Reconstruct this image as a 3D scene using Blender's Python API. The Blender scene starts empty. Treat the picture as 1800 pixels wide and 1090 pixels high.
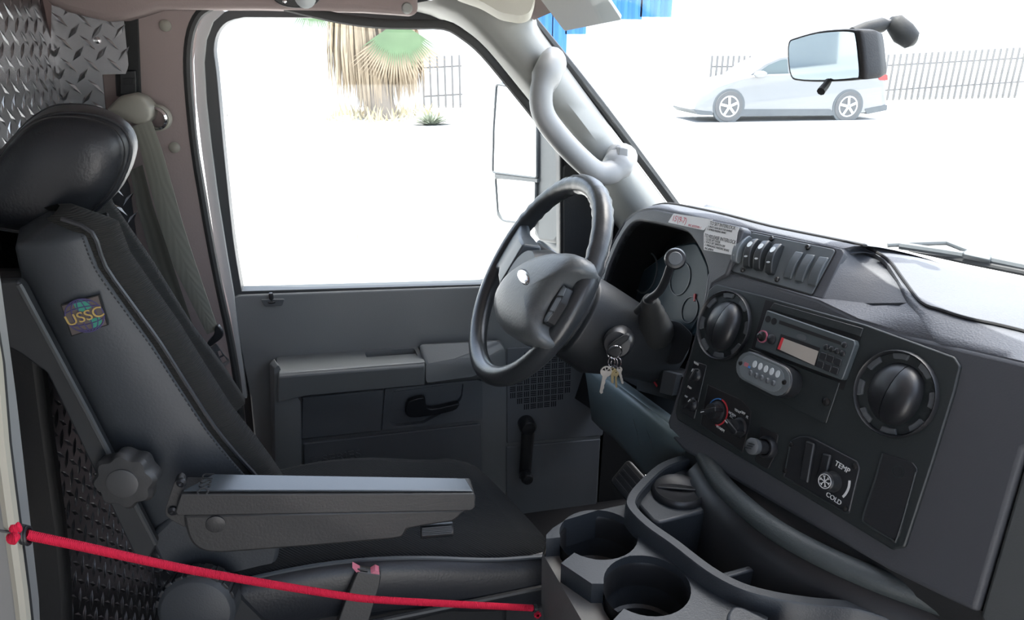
import bpy, bmesh, math, random
from mathutils import Vector as V, Matrix
from mathutils.geometry import tessellate_polygon
R = math.radians
random.seed(7)
scn = bpy.context.scene
COL = scn.collection

# ------------------------------------------------------------------ camera
FPX, PITCH, YAW, EYE = 1250.0, R(20.2), R(12.5), V((0, 0, 1.2))
c_f = V((math.cos(PITCH) * math.sin(YAW), math.cos(PITCH) * math.cos(YAW), -math.sin(PITCH)))
c_r = V((math.cos(YAW), -math.sin(YAW), 0))
c_u = c_r.cross(c_f)
cam = bpy.data.cameras.new('camera'); cam.sensor_fit = 'HORIZONTAL'; cam.sensor_width = 36.0
cam.lens = 36.0 * FPX / 1800.0; cam.clip_start = 0.02; cam.clip_end = 400
cam_o = bpy.data.objects.new('camera', cam); COL.objects.link(cam_o)
M = Matrix((c_r, c_u, -c_f)).transposed().to_4x4(); M.translation = EYE
cam_o.matrix_world = M
scn.camera = cam_o

# ------------------------------------------------------------------ sky, sun, exposure
w = bpy.data.worlds.new('sky'); scn.world = w; w.use_nodes = True
nt = w.node_tree; bg = nt.nodes['Background']
sky = nt.nodes.new('ShaderNodeTexSky'); sky.sky_type = 'NISHITA'; sky.sun_disc = False
sky.sun_elevation = R(62); sky.sun_rotation = R(60); sky.dust_density = 2.5; sky.air_density = 1.0
hs = nt.nodes.new('ShaderNodeHueSaturation'); hs.inputs['Saturation'].default_value = .65
nt.links.new(sky.outputs[0], hs.inputs['Color']); nt.links.new(hs.outputs[0], bg.inputs[0]); bg.inputs[1].default_value = 0.42
sun = bpy.data.lights.new('sun', 'SUN'); sun.energy = 7.0; sun.angle = R(0.6); sun.color = (1, .96, .9)
sun_o = bpy.data.objects.new('sun', sun); COL.objects.link(sun_o)
SUN_DIR = V((-.28, .05, 0.95)).normalized()           # towards the sun: high, behind and to the driver's side
sun_o.rotation_euler = SUN_DIR.to_track_quat('Z', 'Y').to_euler(); sun_o.location = (3, 3, 9)
vs = scn.view_settings
vs.view_transform = 'Standard'; vs.look = 'None'; vs.gamma = 1; vs.use_curve_mapping = False
vs.exposure = 1.15

# ------------------------------------------------------------------ from picture measurements to places in the cab
def ray(px, py): return c_f + c_r * ((px - 900) / FPX) + c_u * ((545 - py) / FPX)
def PD(px, py, t): return EYE + ray(px, py) * t
def PA(px, py, ax, v):
    d = ray(px, py); return EYE + d * ((v - EYE[ax]) / d[ax])
def PX(px, py, v): return PA(px, py, 0, v)
def PY(px, py, v): return PA(px, py, 1, v)
def PZ(px, py, v): return PA(px, py, 2, v)
class Fr:
    """a plane with axes: ex right, ey up, n towards the viewer's side"""
    def __init__(s, o, ex, n):
        s.o = V(o); s.n = V(n).normalized(); ex = V(ex); s.ex = (ex - s.n * ex.dot(s.n)).normalized(); s.ey = s.n.cross(s.ex)
    def uv(s, px, py, w=0.0):
        d = ray(px, py); t = ((s.o + s.n * w) - EYE).dot(s.n) / d.dot(s.n); p = EYE + d * t - s.o
        return (p.dot(s.ex), p.dot(s.ey))
    def uvs(s, pts, w=0.0): return [s.uv(a, b, w) for a, b in pts]
    def P(s, u, v, w=0.0): return s.o + s.ex * u + s.ey * v + s.n * w
    def px(s, px, py, w=0.0): return s.P(*s.uv(px, py, w), w)
    def mat(s): return Matrix((s.ex, s.ey, s.n)).transposed()

# ------------------------------------------------------------------ objects
WL = {}
def wl(o): return WL.get(o, V((0, 0, 0)))
def link(o, loc, parent):
    COL.objects.link(o)
    if parent is not None: o.parent = parent; o.location = loc - wl(parent)
    else: o.location = loc
    WL[o] = loc.copy()
    return o
def tag(o, label=None, cat=None, group=None, kind=None):
    if label: o['label'] = label
    if cat: o['category'] = cat
    if group: o['group'] = group
    if kind: o['kind'] = kind
    return o
def thing(name, loc, label, cat, group=None):
    o = bpy.data.objects.new(name, None); o.empty_display_size = .05
    link(o, V(loc), None); return tag(o, label, cat, group)
def struct(o): o['kind'] = 'structure'; return o
def obj(name, geo, mat, parent=None, bevel=0, seg=2, smooth=40, sub=0, label=None):
    vs_, fs = geo
    c = V(((min(v[i] for v in vs_) + max(v[i] for v in vs_)) / 2 for i in range(3)))
    me = bpy.data.meshes.new(name)
    me.from_pydata([tuple(V(v) - c) for v in vs_], [], fs); me.update()
    bm = bmesh.new(); bm.from_mesh(me); bmesh.ops.recalc_face_normals(bm, faces=bm.faces); bm.to_mesh(me); bm.free()
    if smooth:
        for p in me.polygons: p.use_smooth = True
        me.set_sharp_from_angle(angle=R(smooth))
    if mat is not None: me.materials.append(mat)
    o = bpy.data.objects.new(name, me); link(o, c, parent)
    if sub:
        m = o.modifiers.new('s', 'SUBSURF'); m.levels = m.render_levels = sub
    if bevel:
        m = o.modifiers.new('b', 'BEVEL'); m.width = bevel; m.segments = seg; m.limit_method = 'ANGLE'; m.angle_limit = R(38); m.harden_normals = False
    if label: o['label'] = label
    return o
def join(*geos):
    v, f = [], []
    for a, b in geos:
        n = len(v); v += list(a); f += [[i + n for i in q] for q in b]
    return v, f
def text(name, body, mat, parent, fr, u, v, size, w=0.001, align='LEFT', ex=.0004, rot=0, sx=1, shear=0):
    cu = bpy.data.curves.new(name, 'FONT'); cu.body = body; cu.size = size; cu.align_x = align; cu.align_y = 'CENTER'; cu.extrude = ex; cu.shear = shear
    cu.materials.append(mat)
    tmp = bpy.data.objects.new('tmp', cu); me = bpy.data.meshes.new_from_object(tmp); bpy.data.objects.remove(tmp); bpy.data.curves.remove(cu)
    me.name = name; o = bpy.data.objects.new(name, me); link(o, fr.P(u, v, w), parent)
    o.rotation_euler = (fr.mat() @ Matrix.Rotation(rot, 3, 'Z')).to_euler(); o.scale = (sx, 1, 1)
    return o

# ------------------------------------------------------------------ shapes
def rnd(pts, r, n=4):
    """round the corners of a closed 2-D outline (r one radius, or one for each corner)"""
    out = []; k = len(pts)
    for i in range(k):
        p = V((pts[i][0], pts[i][1])); a = V((pts[i - 1][0], pts[i - 1][1])); b = V((pts[(i + 1) % k][0], pts[(i + 1) % k][1]))
        rr = r[i] if isinstance(r, (list, tuple)) else r
        d = min(rr, (a - p).length * .48, (b - p).length * .48)
        if d <= 1e-9: out.append((p.x, p.y)); continue
        s = p + (a - p).normalized() * d; e = p + (b - p).normalized() * d
        for j in range(n + 1):
            t = j / n; q = s * (1 - t) ** 2 + p * (2 * t * (1 - t)) + e * t * t; out.append((q.x, q.y))
    return out
def cat(pts, n=4, closed=False):
    """smooth curve through points of any dimension"""
    P = [V(p) for p in pts]; out = []; k = len(P); rng = k if closed else k - 1
    for i in range(rng):
        p0 = P[(i - 1) % k] if closed or i > 0 else P[0]; p1 = P[i]; p2 = P[(i + 1) % k]; p3 = P[(i + 2) % k] if closed or i + 2 < k else P[-1]
        for j in range(n):
            t = j / n
            out.append(.5 * ((2 * p1) + (p2 - p0) * t + (2 * p0 - 5 * p1 + 4 * p2 - p3) * t * t + (3 * p1 - p0 - 3 * p2 + p3) * t ** 3))
    if not closed: out.append(P[-1])
    return out
def prism(fr, uv, w0, w1, holes=(), taper=0, tess=False):
    loops = [list(uv)] + [list(h) for h in holes]; n = sum(len(l) for l in loops)
    vs_, fs = [], []
    cx = sum(p[0] for p in uv) / len(uv); cy = sum(p[1] for p in uv) / len(uv)
    for w, tp in ((w0, 0), (w1, taper)):
        for l in loops:
            for (a, b) in l: vs_.append(fr.P(a + (cx - a) * tp, b + (cy - b) * tp, w))
    if holes or tess:
        tri = tessellate_polygon([[V((a, b, 0)) for a, b in l] for l in loops])
        for t in tri: fs.append(list(t)); fs.append([i + n for i in reversed(t)])
    else:
        fs.append(list(range(n))[::-1]); fs.append(list(range(n, 2 * n)))
    o = 0
    for l in loops:
        k = len(l)
        for i in range(k):
            a, b = o + i, o + (i + 1) % k; fs.append([a, b, b + n, a + n])
        o += k
    return vs_, fs
def pprism(fr, pts, w0, w1, r=0, holes=(), taper=0):
    """prism from an outline measured in the picture on the plane's front face"""
    return prism(fr, fr.uvs(rnd(pts, r) if r else pts, w1), w0, w1, [fr.uvs(h, w1) for h in holes], taper)
def loft(rings, closed=True, cap0=True, cap1=True):
    k = len(rings[0]); vs_ = [p for r_ in rings for p in r_]; fs = []
    for i in range(len(rings) - 1):
        for j in range(k if closed else k - 1):
            a = i * k + j; b = i * k + (j + 1) % k; fs.append([a, b, b + k, a + k])
    if closed and cap0: fs.append(list(range(k))[::-1])
    if closed and cap1: fs.append(list(range((len(rings) - 1) * k, len(rings) * k)))
    return vs_, fs
def sheet(rows, th, nrm):
    """open grid of points given a thickness along nrm"""
    nrm = V(nrm); k = len(rows[0]); m = len(rows)
    A = [V(p) for r_ in rows for p in r_]; B = [p + nrm * th for p in A]; N = len(A); fs = []
    for i in range(m - 1):
        for j in range(k - 1):
            a = i * k + j; fs.append([a, a + 1, a + k + 1, a + k]); fs.append([N + a, N + a + k, N + a + k + 1, N + a + 1])
    edge = [j for j in range(k)] + [i * k + k - 1 for i in range(1, m)] + [(m - 1) * k + j for j in range(k - 2, -1, -1)] + [i * k for i in range(m - 2, 0, -1)]
    for i in range(len(edge)):
        a, b = edge[i], edge[(i + 1) % len(edge)]; fs.append([a, N + a, N + b, b])
    return A + B, fs
def tube(pts, r, n=10, closed=False, asp=1.0, up=None, caps=True, phase=0):
    P = [V(p) for p in pts]; k = len(P); rings = []
    rr = r if isinstance(r, (list, tuple)) else [r] * k
    nx = None
    for i in range(k):
        t = (P[(i + 1) % k] - P[i - 1]) if closed else (P[min(i + 1, k - 1)] - P[max(i - 1, 0)])
        t.normalize()
        if nx is None or up is not None:
            ref = V(up) if up is not None else (V((0, 0, 1)) if abs(t.z) < .9 else V((1, 0, 0)))
            nx = (ref - t * ref.dot(t)).normalized()
        else: nx = (nx - t * nx.dot(t)).normalized()
        ny = t.cross(nx)
        rings.append([P[i] + nx * (math.cos(phase + 2 * math.pi * j / n) * rr[i]) + ny * (math.sin(phase + 2 * math.pi * j / n) * rr[i] * asp) for j in range(n)])
    if closed:
        rings.append(rings[0]); return loft(rings, True, False, False)
    return loft(rings, True, caps, caps)
def lathe(fr, u, v, prof, n=24, cap=True, sx=1, sy=1):
    rings = [[fr.P(u + math.cos(2 * math.pi * j / n) * r_ * sx, v + math.sin(2 * math.pi * j / n) * r_ * sy, w) for j in range(n)] for r_, w in prof]
    return loft(rings, True, cap, cap)
def ball(c, rx, ry, rz, n=14, m=8):
    c = V(c); rings = []
    for i in range(1, m):
        a = math.pi * i / m
        rings.append([c + V((rx * math.sin(a) * math.cos(2 * math.pi * j / n), ry * math.sin(a) * math.sin(2 * math.pi * j / n), -rz * math.cos(a))) for j in range(n)])
    return loft(rings)
def box(x0, x1, y0, y1, z0, z1):
    vs_ = [V((x, y, z)) for z in (z0, z1) for x, y in ((x0, y0), (x1, y0), (x1, y1), (x0, y1))]
    return vs_, [[3, 2, 1, 0], [4, 5, 6, 7], [0, 1, 5, 4], [1, 2, 6, 5], [2, 3, 7, 6], [3, 0, 4, 7]]
def fbox(fr, u, v, w0, w1, a, b, rot=0):
    c, s = math.cos(rot), math.sin(rot)
    return prism(fr, [(u + x * c - y * s, v + x * s + y * c) for x, y in ((-a, -b), (a, -b), (a, b), (-a, b))], w0, w1)
def pill(u, v, a, b, rot=0, n=8):
    """rounded bar outline, half length a, half width b"""
    pts = [(a - b + b * math.cos(t), b * math.sin(t)) for t in [-math.pi / 2 + math.pi * i / n for i in range(n + 1)]] + [(-(a - b) - b * math.cos(t), -b * math.sin(t)) for t in [-math.pi / 2 + math.pi * i / n for i in range(n + 1)]]
    c, s = math.cos(rot), math.sin(rot)
    return [(u + x * c - y * s, v + x * s + y * c) for x, y in pts]
def circ(u, v, r, n=24, sx=1, a0=0): return [(u + r * sx * math.cos(a0 + 2 * math.pi * i / n), v + r * math.sin(a0 + 2 * math.pi * i / n)) for i in range(n)]

# ------------------------------------------------------------------ materials
def mk(name, col, rough=.5, metal=0, bump=0, scale=400, kind='noise', var=.12, vscale=6, spec=.5, coat=0, sheen=0, emis=0):
    m = bpy.data.materials.new(name); m.use_nodes = True; t = m.node_tree; b = t.nodes['Principled BSDF']
    b.inputs['Roughness'].default_value = rough; b.inputs['Metallic'].default_value = metal
    b.inputs['Specular IOR Level'].default_value = spec; b.inputs['Coat Weight'].default_value = coat
    if sheen: b.inputs['Sheen Weight'].default_value = sheen
    tc = t.nodes.new('ShaderNodeTexCoord')
    nz = t.nodes.new('ShaderNodeTexNoise'); nz.inputs['Scale'].default_value = vscale; nz.inputs['Detail'].default_value = 6
    t.links.new(tc.outputs['Object'], nz.inputs['Vector'])
    mx = t.nodes.new('ShaderNodeMix'); mx.data_type = 'RGBA'
    mx.inputs[6].default_value = (*[c * (1 - var) for c in col], 1); mx.inputs[7].default_value = (*[min(1, c * (1 + var)) for c in col], 1)
    t.links.new(nz.outputs[0], mx.inputs[0]); t.links.new(mx.outputs[2], b.inputs['Base Color'])
    if bump:
        bp = t.nodes.new('ShaderNodeBump'); bp.inputs['Strength'].default_value = bump; bp.inputs['Distance'].default_value = .001
        if kind == 'noise':
            tx = t.nodes.new('ShaderNodeTexNoise'); tx.inputs['Detail'].default_value = 3
        elif kind == 'cell': tx = t.nodes.new('ShaderNodeTexVoronoi')
        else:
            tx = t.nodes.new('ShaderNodeTexWave'); tx.bands_direction = kind
        tx.inputs['Scale'].default_value = scale
        t.links.new(tc.outputs['Object'], tx.inputs['Vector']); t.links.new(tx.outputs[0], bp.inputs['Height']); t.links.new(bp.outputs[0], b.inputs['Normal'])
    if emis:
        b.inputs['Emission Color'].default_value = (*col, 1); b.inputs['Emission Strength'].default_value = emis
    return m
def glass(name, tint, gloss):
    m = bpy.data.materials.new(name); m.use_nodes = True; t = m.node_tree; t.nodes.clear()
    o = t.nodes.new('ShaderNodeOutputMaterial'); a = t.nodes.new('ShaderNodeBsdfTransparent'); g = t.nodes.new('ShaderNodeBsdfGlossy'); x = t.nodes.new('ShaderNodeMixShader')
    a.inputs[0].default_value = (*tint, 1); g.inputs['Roughness'].default_value = .02; x.inputs[0].default_value = gloss
    t.links.new(a.outputs[0], x.inputs[1]); t.links.new(g.outputs[0], x.inputs[2]); t.links.new(x.outputs[0], o.inputs[0])
    return m
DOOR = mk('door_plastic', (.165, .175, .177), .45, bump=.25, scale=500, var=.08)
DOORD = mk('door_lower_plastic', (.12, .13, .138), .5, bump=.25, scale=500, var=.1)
SHELL = mk('grained_dash_plastic', (.05, .053, .06), .55, bump=.15, scale=420, kind='cell', var=.06)
SHELLT = mk('sky_lit_dash_plastic', (.07, .074, .084), .6, bump=.4, scale=420, kind='cell', var=.06)  # lighter copy of the dash plastic; sky light on top faces put into colour
KNEE = mk('teal_grey_plastic', (.12, .155, .16), .42, bump=.2, scale=500, var=.1)
BEZ = mk('black_satin_panel', (.017, .021, .022), .42, bump=.15, scale=700, var=.15)
BLK = mk('black_plastic', (.014, .015, .017), .4, bump=.1, scale=500)
BLKM = mk('matte_black_plastic', (.011, .012, .013), .65, bump=.2, scale=500)
DRK = mk('dark_recess', (.006, .006, .007), .7)
GRY = mk('grey_plastic', (.075, .082, .088), .45, bump=.15, scale=500)
CONS = mk('console_plastic', (.026, .031, .037), .42, bump=.3, scale=450, var=.15, vscale=14)
LEA = mk('black_leather', (.017, .019, .023), .40, bump=.35, scale=260, var=.15, spec=.5)
LEAS = mk('charcoal_vinyl', (.036, .041, .047), .5, bump=.25, scale=260, var=.15)
FAB = mk('black_ribbed_fabric', (.024, .024, .023), .95, bump=.6, scale=150, kind='Z', var=.15, spec=.15)
FABS = mk('black_woven_seat_cloth', (.014, .015, .016), .95, bump=.8, scale=110, kind='DIAGONAL', var=.15, spec=.15)
STRUT = mk('painted_seat_strut', (.022, .024, .026), .5, var=.15)
ARM = mk('armrest_plastic', (.034, .034, .034), .45, bump=.3, scale=300, var=.1)
ARMT = mk('armrest_top_plastic', (.05, .06, .068), .28, bump=.05, scale=300, var=.15, spec=.55)
MAUVE = mk('mauve_vinyl', (.28, .228, .22), .8, bump=.3, scale=300, var=.08, spec=.2)
PILLAR = mk('pale_grey_trim', (.26, .265, .25), .5, bump=.1, scale=300, var=.03)
BEIGE = mk('beige_trim', (.42, .41, .35), .6, bump=.1, scale=300, var=.05)
RUB = mk('black_rubber', (.02, .021, .021), .6, bump=.1, scale=200)
FRAME = mk('dark_grey_frame', (.036, .04, .042), .5, var=.1)
WHITE = mk('white_paint', (.38, .39, .385), .6, var=.04)
STEEL = mk('diamond_plate_steel', (.36, .36, .37), .27, metal=1, bump=.15, scale=60, var=.2, vscale=9)
CHROME = mk('chrome', (.75, .75, .75), .12, metal=1, var=.05)
BRASS = mk('brass_key', (.5, .42, .25), .3, metal=1)
NICK = mk('nickel_key', (.62, .6, .57), .3, metal=1)
BELT = mk('grey_webbing', (.2, .2, .17), .9, bump=.3, scale=140, kind='Y', var=.1, spec=.1)
TAUPE = mk('taupe_plastic', (.26, .25, .215), .5, var=.06)
RED = mk('red_cord_sheath', (.62, .015, .05), .8, bump=.9, scale=260, kind='X', var=.2, spec=.2)
REDP = mk('faded_red_plastic', (.5, .14, .2), .5)
PAPER = mk('sticker_paper', (.55, .55, .54), .5, var=.06)
REDINK = mk('red_ink', (.45, .05, .08), .6)
INK = mk('black_ink', (.03, .03, .03), .6)
WINK = mk('white_print', (.55, .56, .56), .6)
LENS = mk('switch_lens', (.5, .54, .55), .35)
LCD = mk('grey_lcd', (.36, .33, .29), .3, var=.1, vscale=30)
BLUEP = mk('blue_print', (.05, .2, .5), .5)
REDPR = mk('red_print', (.5, .03, .04), .5)
YEL = mk('yellow_button', (.55, .55, .05), .5)
SCRW = mk('dark_screw', (.05, .05, .05), .3, metal=.8)
GLASS = glass('window_glass', (.96, .98, .98), .03)
MIRR = mk('mirror_glass', (.8, .83, .85), .02, metal=1, var=.0)

# ================================================================== OUTSIDE
GZ = -0.75
CONC = mk('pale_concrete', (.62, .6, .56), .9, var=.06, vscale=.6, spec=.1)  # light grey-beige concrete, its own colour
ASPH = mk('pale_asphalt', (.5, .5, .49), .9, var=.08, vscale=.4, spec=.1)
struct(obj('ground', box(-60, 90, -40, 80, GZ - .2, GZ), CONC))
struct(obj('road', box(-60, 90, 9.0, 23.6, GZ, GZ + .012), ASPH))
for i, (a, b) in enumerate(((7.6, 9.0), (23.6, 23.8))):
    k = thing('kerb', (10, (a + b) / 2, GZ), 'pale concrete %s along the road' % ('near footway strip' if i == 0 else 'far kerb in front of the fence'), 'kerb')
    n = 0
    for s in range(-6, 26):
        if i == 0 and not -2 < s < 5: continue
        obj('slab', box(s * 1.8, s * 1.8 + 1.785, a, b, GZ, GZ + (.045 if i == 0 else .14)), CONC, k, bevel=.01, seg=1, smooth=0)
WALLW = mk('white_render', (.75, .76, .74), .8, var=.04, vscale=.8)
BLUEC = mk('blue_corrugated_steel', (.04, .19, .52), .6, var=.1, vscale=.5)
PALEB = mk('pale_window', (.48, .53, .55), .3, var=.05)
# white building across the street with blue corrugated upper cladding
b = thing('building', (8, 27, GZ), 'white building with blue corrugated cladding across the street', 'building')
FB = Fr((0, 27, 0), (1, 0, 0), (0, -1, 0))
obj('wall', box(-16, 44, 27, 33, GZ, 7), WALLW, b)
def corr(x0, x1, z0, z1, y=26.9):
    rows = []
    n = int((x1 - x0) / .1)
    xs = [x0 + (x1 - x0) * i / n for i in range(n + 1)]
    return sheet([[V((x, y + (.05 if i % 4 < 2 else -.05), z)) for i, x in enumerate(xs)] for z in (z0, z1)], .03, (0, 1, 0))
def panel_px(x0, x1, ytop, ybot):
    a = PY(x0, ytop, 26.9); c = PY(x1, ybot, 26.9); return corr(a.x, c.x, c.z, a.z)
for x0, x1, yb in ((925, 948, 160), (948, 972, 158), (972, 996, 140), (996, 1030, 60), (1030, 1070, 34), (1070, 1130, 34), (1130, 1182, 30)):
    obj('cladding_panel', panel_px(x0 + 1, x1 - 1, -60, yb), BLUEC, b, smooth=0)
for x0, x1 in ((480, 530), (640, 700), (400, 440)):
    p0 = PY(x0, 52, 26.95); p1 = PY(x1, 5, 26.95)
    wn = obj('window', box(p0.x, p1.x, 26.93, 27.02, p0.z, p1.z), PALEB, b)
# picket fences
def fence(label, x0, x1, ytop, ybot, step):
    Yf = 24.6; q = PY(x0, ybot, Yf)
    t = thing('picket_fence', (q.x, Yf, GZ), label, 'fence')
    x = x0
    FP = mk('weathered_fence_paint', (.19, .185, .18), .7, var=.15)
    while x <= x1:
        a = PY(x, ytop(x), Yf); z0 = GZ
        obj('picket', box(a.x - .03, a.x + .03, Yf - .03, Yf + .03, z0, a.z), FP, t, smooth=0); x += step
    a = PY(x0, ytop(x0) + 18, Yf); c = PY(x1, ytop(x1) + 18, Yf)
    for dz in (0, -.9):
        obj('rail', sheet([[V((a.x, Yf + .035, a.z + dz)), V((c.x, Yf + .035, c.z + dz))], [V((a.x, Yf + .035, a.z + dz - .05)), V((c.x, Yf + .035, c.z + dz - .05))]], .03, (0, 1, 0)), FP, t, smooth=0)
fence('white picket fence behind the bonnet of the silver car', 1252, 1350, lambda x: 98, 190, 9.5)
fence('white picket fence to the right of the silver car', 1562, 1812, lambda x: 96 - (x - 1562) * .055, 190, 11)
fence('faint grey picket fence beside the palm tree', 742, 812, lambda x: 100 - (x - 742) * .05, 185, 13)

# silver car in the street
CARP = mk('silver_car_paint', (.26, .265, .27), .4, metal=.2, var=.02, coat=.6)
CARG = mk('car_window_glass', (.13, .17, .18), .15, var=.02)
CART = mk('car_black_trim', (.12, .13, .135), .6)
TYRE = mk('tyre_rubber', (.13, .13, .13), .8)
WHEELM = mk('alloy_wheel', (.6, .61, .62), .35, metal=.4)
TAIL = mk('tail_lamp_red', (.6, .06, .06), .3)
y_car = 18.6
FC = Fr(PY(1390, 213, y_car), (PY(1490, 213, y_car) - PY(1280, 213, y_car)), (0, -1, 0))
FC = Fr(V((PY(1390, 213, y_car).x, y_car, GZ)), (1, -.06, 0), (-.06, -1, 0))
car = thing('car', FC.o, 'silver sport utility car driving past beyond the windscreen', 'car')
def CU(pts): return [FC.uv(*p) for p in pts]
def scaleloft(uv, specs):
    cx = sum(p[0] for p in uv) / len(uv); cy = sum(p[1] for p in uv) / len(uv)
    return loft([[FC.P(cx + (a - cx) * s, cy + (c - cy) * s + dz, w_) for a, c in uv] for w_, s, dz in specs])
body = CU(rnd([(1219, 196), (1221, 184), (1232, 168), (1255, 152), (1300, 137), (1335, 131), (1500, 126), (1552, 122), (1560, 140), (1561, 190), (1552, 197), (1520, 200), (1250, 201)], 8))
obj('body', scaleloft(body, ((-1.85, .9, 0), (-1.8, .97, 0), (-1.6, 1, 0), (-.25, 1, 0), (-.05, .985, 0), (0, .94, 0))), CARP, car)
cab_ = CU(rnd([(1308, 139), (1345, 112), (1375, 99), (1430, 95), (1500, 98), (1535, 106), (1556, 126), (1556, 140)], 5))
obj('cabin', scaleloft(cab_, ((-1.7, .9, -.03), (-1.6, 1, 0), (-.35, 1, 0), (-.18, .95, -.02))), CARP, car)
for pts in ([(1322, 135), (1352, 114), (1374, 105), (1384, 104), (1386, 133)], [(1392, 133), (1390, 104), (1440, 103), (1452, 131)], [(1458, 131), (1448, 104), (1500, 105), (1530, 113), (1536, 128)]):
    obj('side_window', pprism(FC, pts, -.22, -.17, 3), CARG, car)
obj('sill_trim', pprism(FC, [(1300, 192), (1460, 192), (1470, 203), (1300, 204)], -.1, .01, 2), CART, car)
obj('bumper', pprism(FC, [(1219, 194), (1252, 196), (1254, 203), (1228, 202)], -1.6, .01, 2), CART, car)
obj('bumper', pprism(FC, [(1520, 192), (1560, 184), (1559, 194), (1524, 201)], -1.6, .01, 2), CART, car)
obj('tail_lamp', pprism(FC, [(1542, 132), (1560, 131), (1561, 141), (1546, 141)], -.3, .012, 2), TAIL, car)
obj('door_mirror', ball(FC.px(1337, 131, .15), .2, .12, .1), CARP, car)
for x in (1281, 1490):
    u, v = FC.uv(x, 187)
    obj('wheel_arch', prism(FC, circ(u, v, .47, 24), -.1, .012), CART, car)
    wh = obj('wheel', lathe(FC, u, v, [(.30, -.2), (.40, -.2), (.415, -.12), (.415, -.02), (.40, .03), (.29, .03)], 28), TYRE, car)
    hub = obj('rim', lathe(FC, u, v, [(.29, -.02), (.29, .034), (.26, .036), (.24, .02)], 24), WHEELM, wh)
    for k in range(5):
        a = k * 2 * math.pi / 5 + .4
        obj('spoke', fbox(FC, u + .13 * math.cos(a), v + .13 * math.sin(a), .02, .05, .13, .035, a), WHEELM, wh)

# palm tree
BARK = mk('palm_bark', (.22, .18, .14), .9, bump=.5, scale=8, var=.3, vscale=4)
DEAD = mk('dry_palm_frond', (.36, .28, .19), .9, var=.35, vscale=2)
GREEN = mk('green_palm_frond', (.13, .2, .1), .8, var=.25, vscale=2)
base = PZ(672, 208, GZ); yp = base.y
palm = thing('palm_tree', base, 'short palm tree with a skirt of hanging dead fronds', 'tree')
def pp(px, py, dy=0): return PY(px, py, yp + dy)
obj('trunk', tube([pp(672, 210), pp(668, 185), pp(662, 150), pp(660, 110), pp(665, 60), pp(670, -30)], [.5, .42, .4, .42, .5, .5], 12), BARK, palm)
def fronds(cx, n, wid, L0, L1, sp):
    vs_, fs = [], []
    for i in range(n):
        a = random.uniform(0, 2 * math.pi); rr = random.uniform(.25, 1) * wid
        c = V(cx) + V((math.cos(a) * rr, math.sin(a) * rr * .8, random.uniform(-.3, .3)))
        L = random.uniform(L0, L1); o = V((math.cos(a), math.sin(a), 0)) * sp
        t = V((-math.sin(a), math.cos(a), 0)) * random.uniform(.03, .06)
        p1 = c + o * .6 - V((0, 0, L * .5)); p2 = c + o * .75 - V((0, 0, L))
        n0 = len(vs_); vs_ += [c - t, c + t, p1 - t * .8, p1 + t * .8, p2]; fs += [[n0, n0 + 1, n0 + 3, n0 + 2], [n0 + 2, n0 + 3, n0 + 4]]
    return vs_, fs
sk = obj('dead_frond_skirt', fronds(pp(625, 15), 620, .8, 1.3, 2.6, .25), DEAD, palm, smooth=0); sk['kind'] = 'stuff'
sk = obj('dead_frond_skirt', fronds(pp(655, 70), 520, .5, 1.0, 2.4, .1), DEAD, palm, smooth=0); sk['kind'] = 'stuff'
sk = obj('dead_frond_skirt', fronds(pp(708, 60), 400, .5, .7, 1.9, .15), DEAD, palm, smooth=0); sk['kind'] = 'stuff'
for cx, cy, L, m in ((700, 38, 1.35, GREEN), (550, -10, 1.0, GREEN), (695, 48, 1.7, DEAD)):
    vs_, fs = [], []
    c = pp(cx, cy, -.7)
    for k in range(34):
        a = -math.pi / 2 + (k - 16.5) / 16.5 * 1.0
        d = V((math.cos(a), -.12, math.sin(a))); s = V((-math.sin(a), 0, math.cos(a))) * .028; l = L * random.uniform(.85, 1)
        n0 = len(vs_); vs_ += [c - s * .3, c + s * .3, c + d * l * .6 + s, c + d * l * .6 - s, c + d * l]; fs += [[n0, n0 + 1, n0 + 2, n0 + 3], [n0 + 3, n0 + 2, n0 + 4]]
    sk = obj('fan_leaf', (vs_, fs), m, palm, smooth=0)
vs_, fs = [], []
for i in range(260):
    a = random.uniform(0, 2 * math.pi); p = pp(672, 208) + V((math.cos(a), math.sin(a), 0)) * random.uniform(.2, 1.7); h = random.uniform(.1, .5)
    s = V((random.uniform(-.06, .06), random.uniform(-.06, .06), 0)); n0 = len(vs_); vs_ += [p - s, p + s, p + V((random.uniform(-.2, .2), 0, h))]; fs += [[n0, n0 + 1, n0 + 2]]
tag(obj('dry_grass', (vs_, fs), mk('straw_grass', (.5, .42, .24), .9, var=.3), None, smooth=0), 'straw coloured dry grass around the palm trunk', 'grass', kind='stuff')
bp = PZ(757, 220, GZ); vs_, fs = [], []
for i in range(240):
    a = random.uniform(0, 2 * math.pi); e = random.uniform(.1, 1.2); l = random.uniform(.35, .8)
    d = V((math.cos(a) * math.cos(e) * 1.5, math.sin(a) * math.cos(e), math.sin(e) * .75)) * l; s = V((-math.sin(a), math.cos(a), 0)) * .03
    n0 = len(vs_); vs_ += [bp - s + d * .1, bp + s + d * .1, bp + d]; fs += [[n0, n0 + 1, n0 + 2]]
tag(obj('shrub', (vs_, fs), mk('grey_green_leaf', (.3, .33, .26), .9, var=.3), None, smooth=0), 'small grey green shrub on the ground right of the palm', 'shrub')

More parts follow.
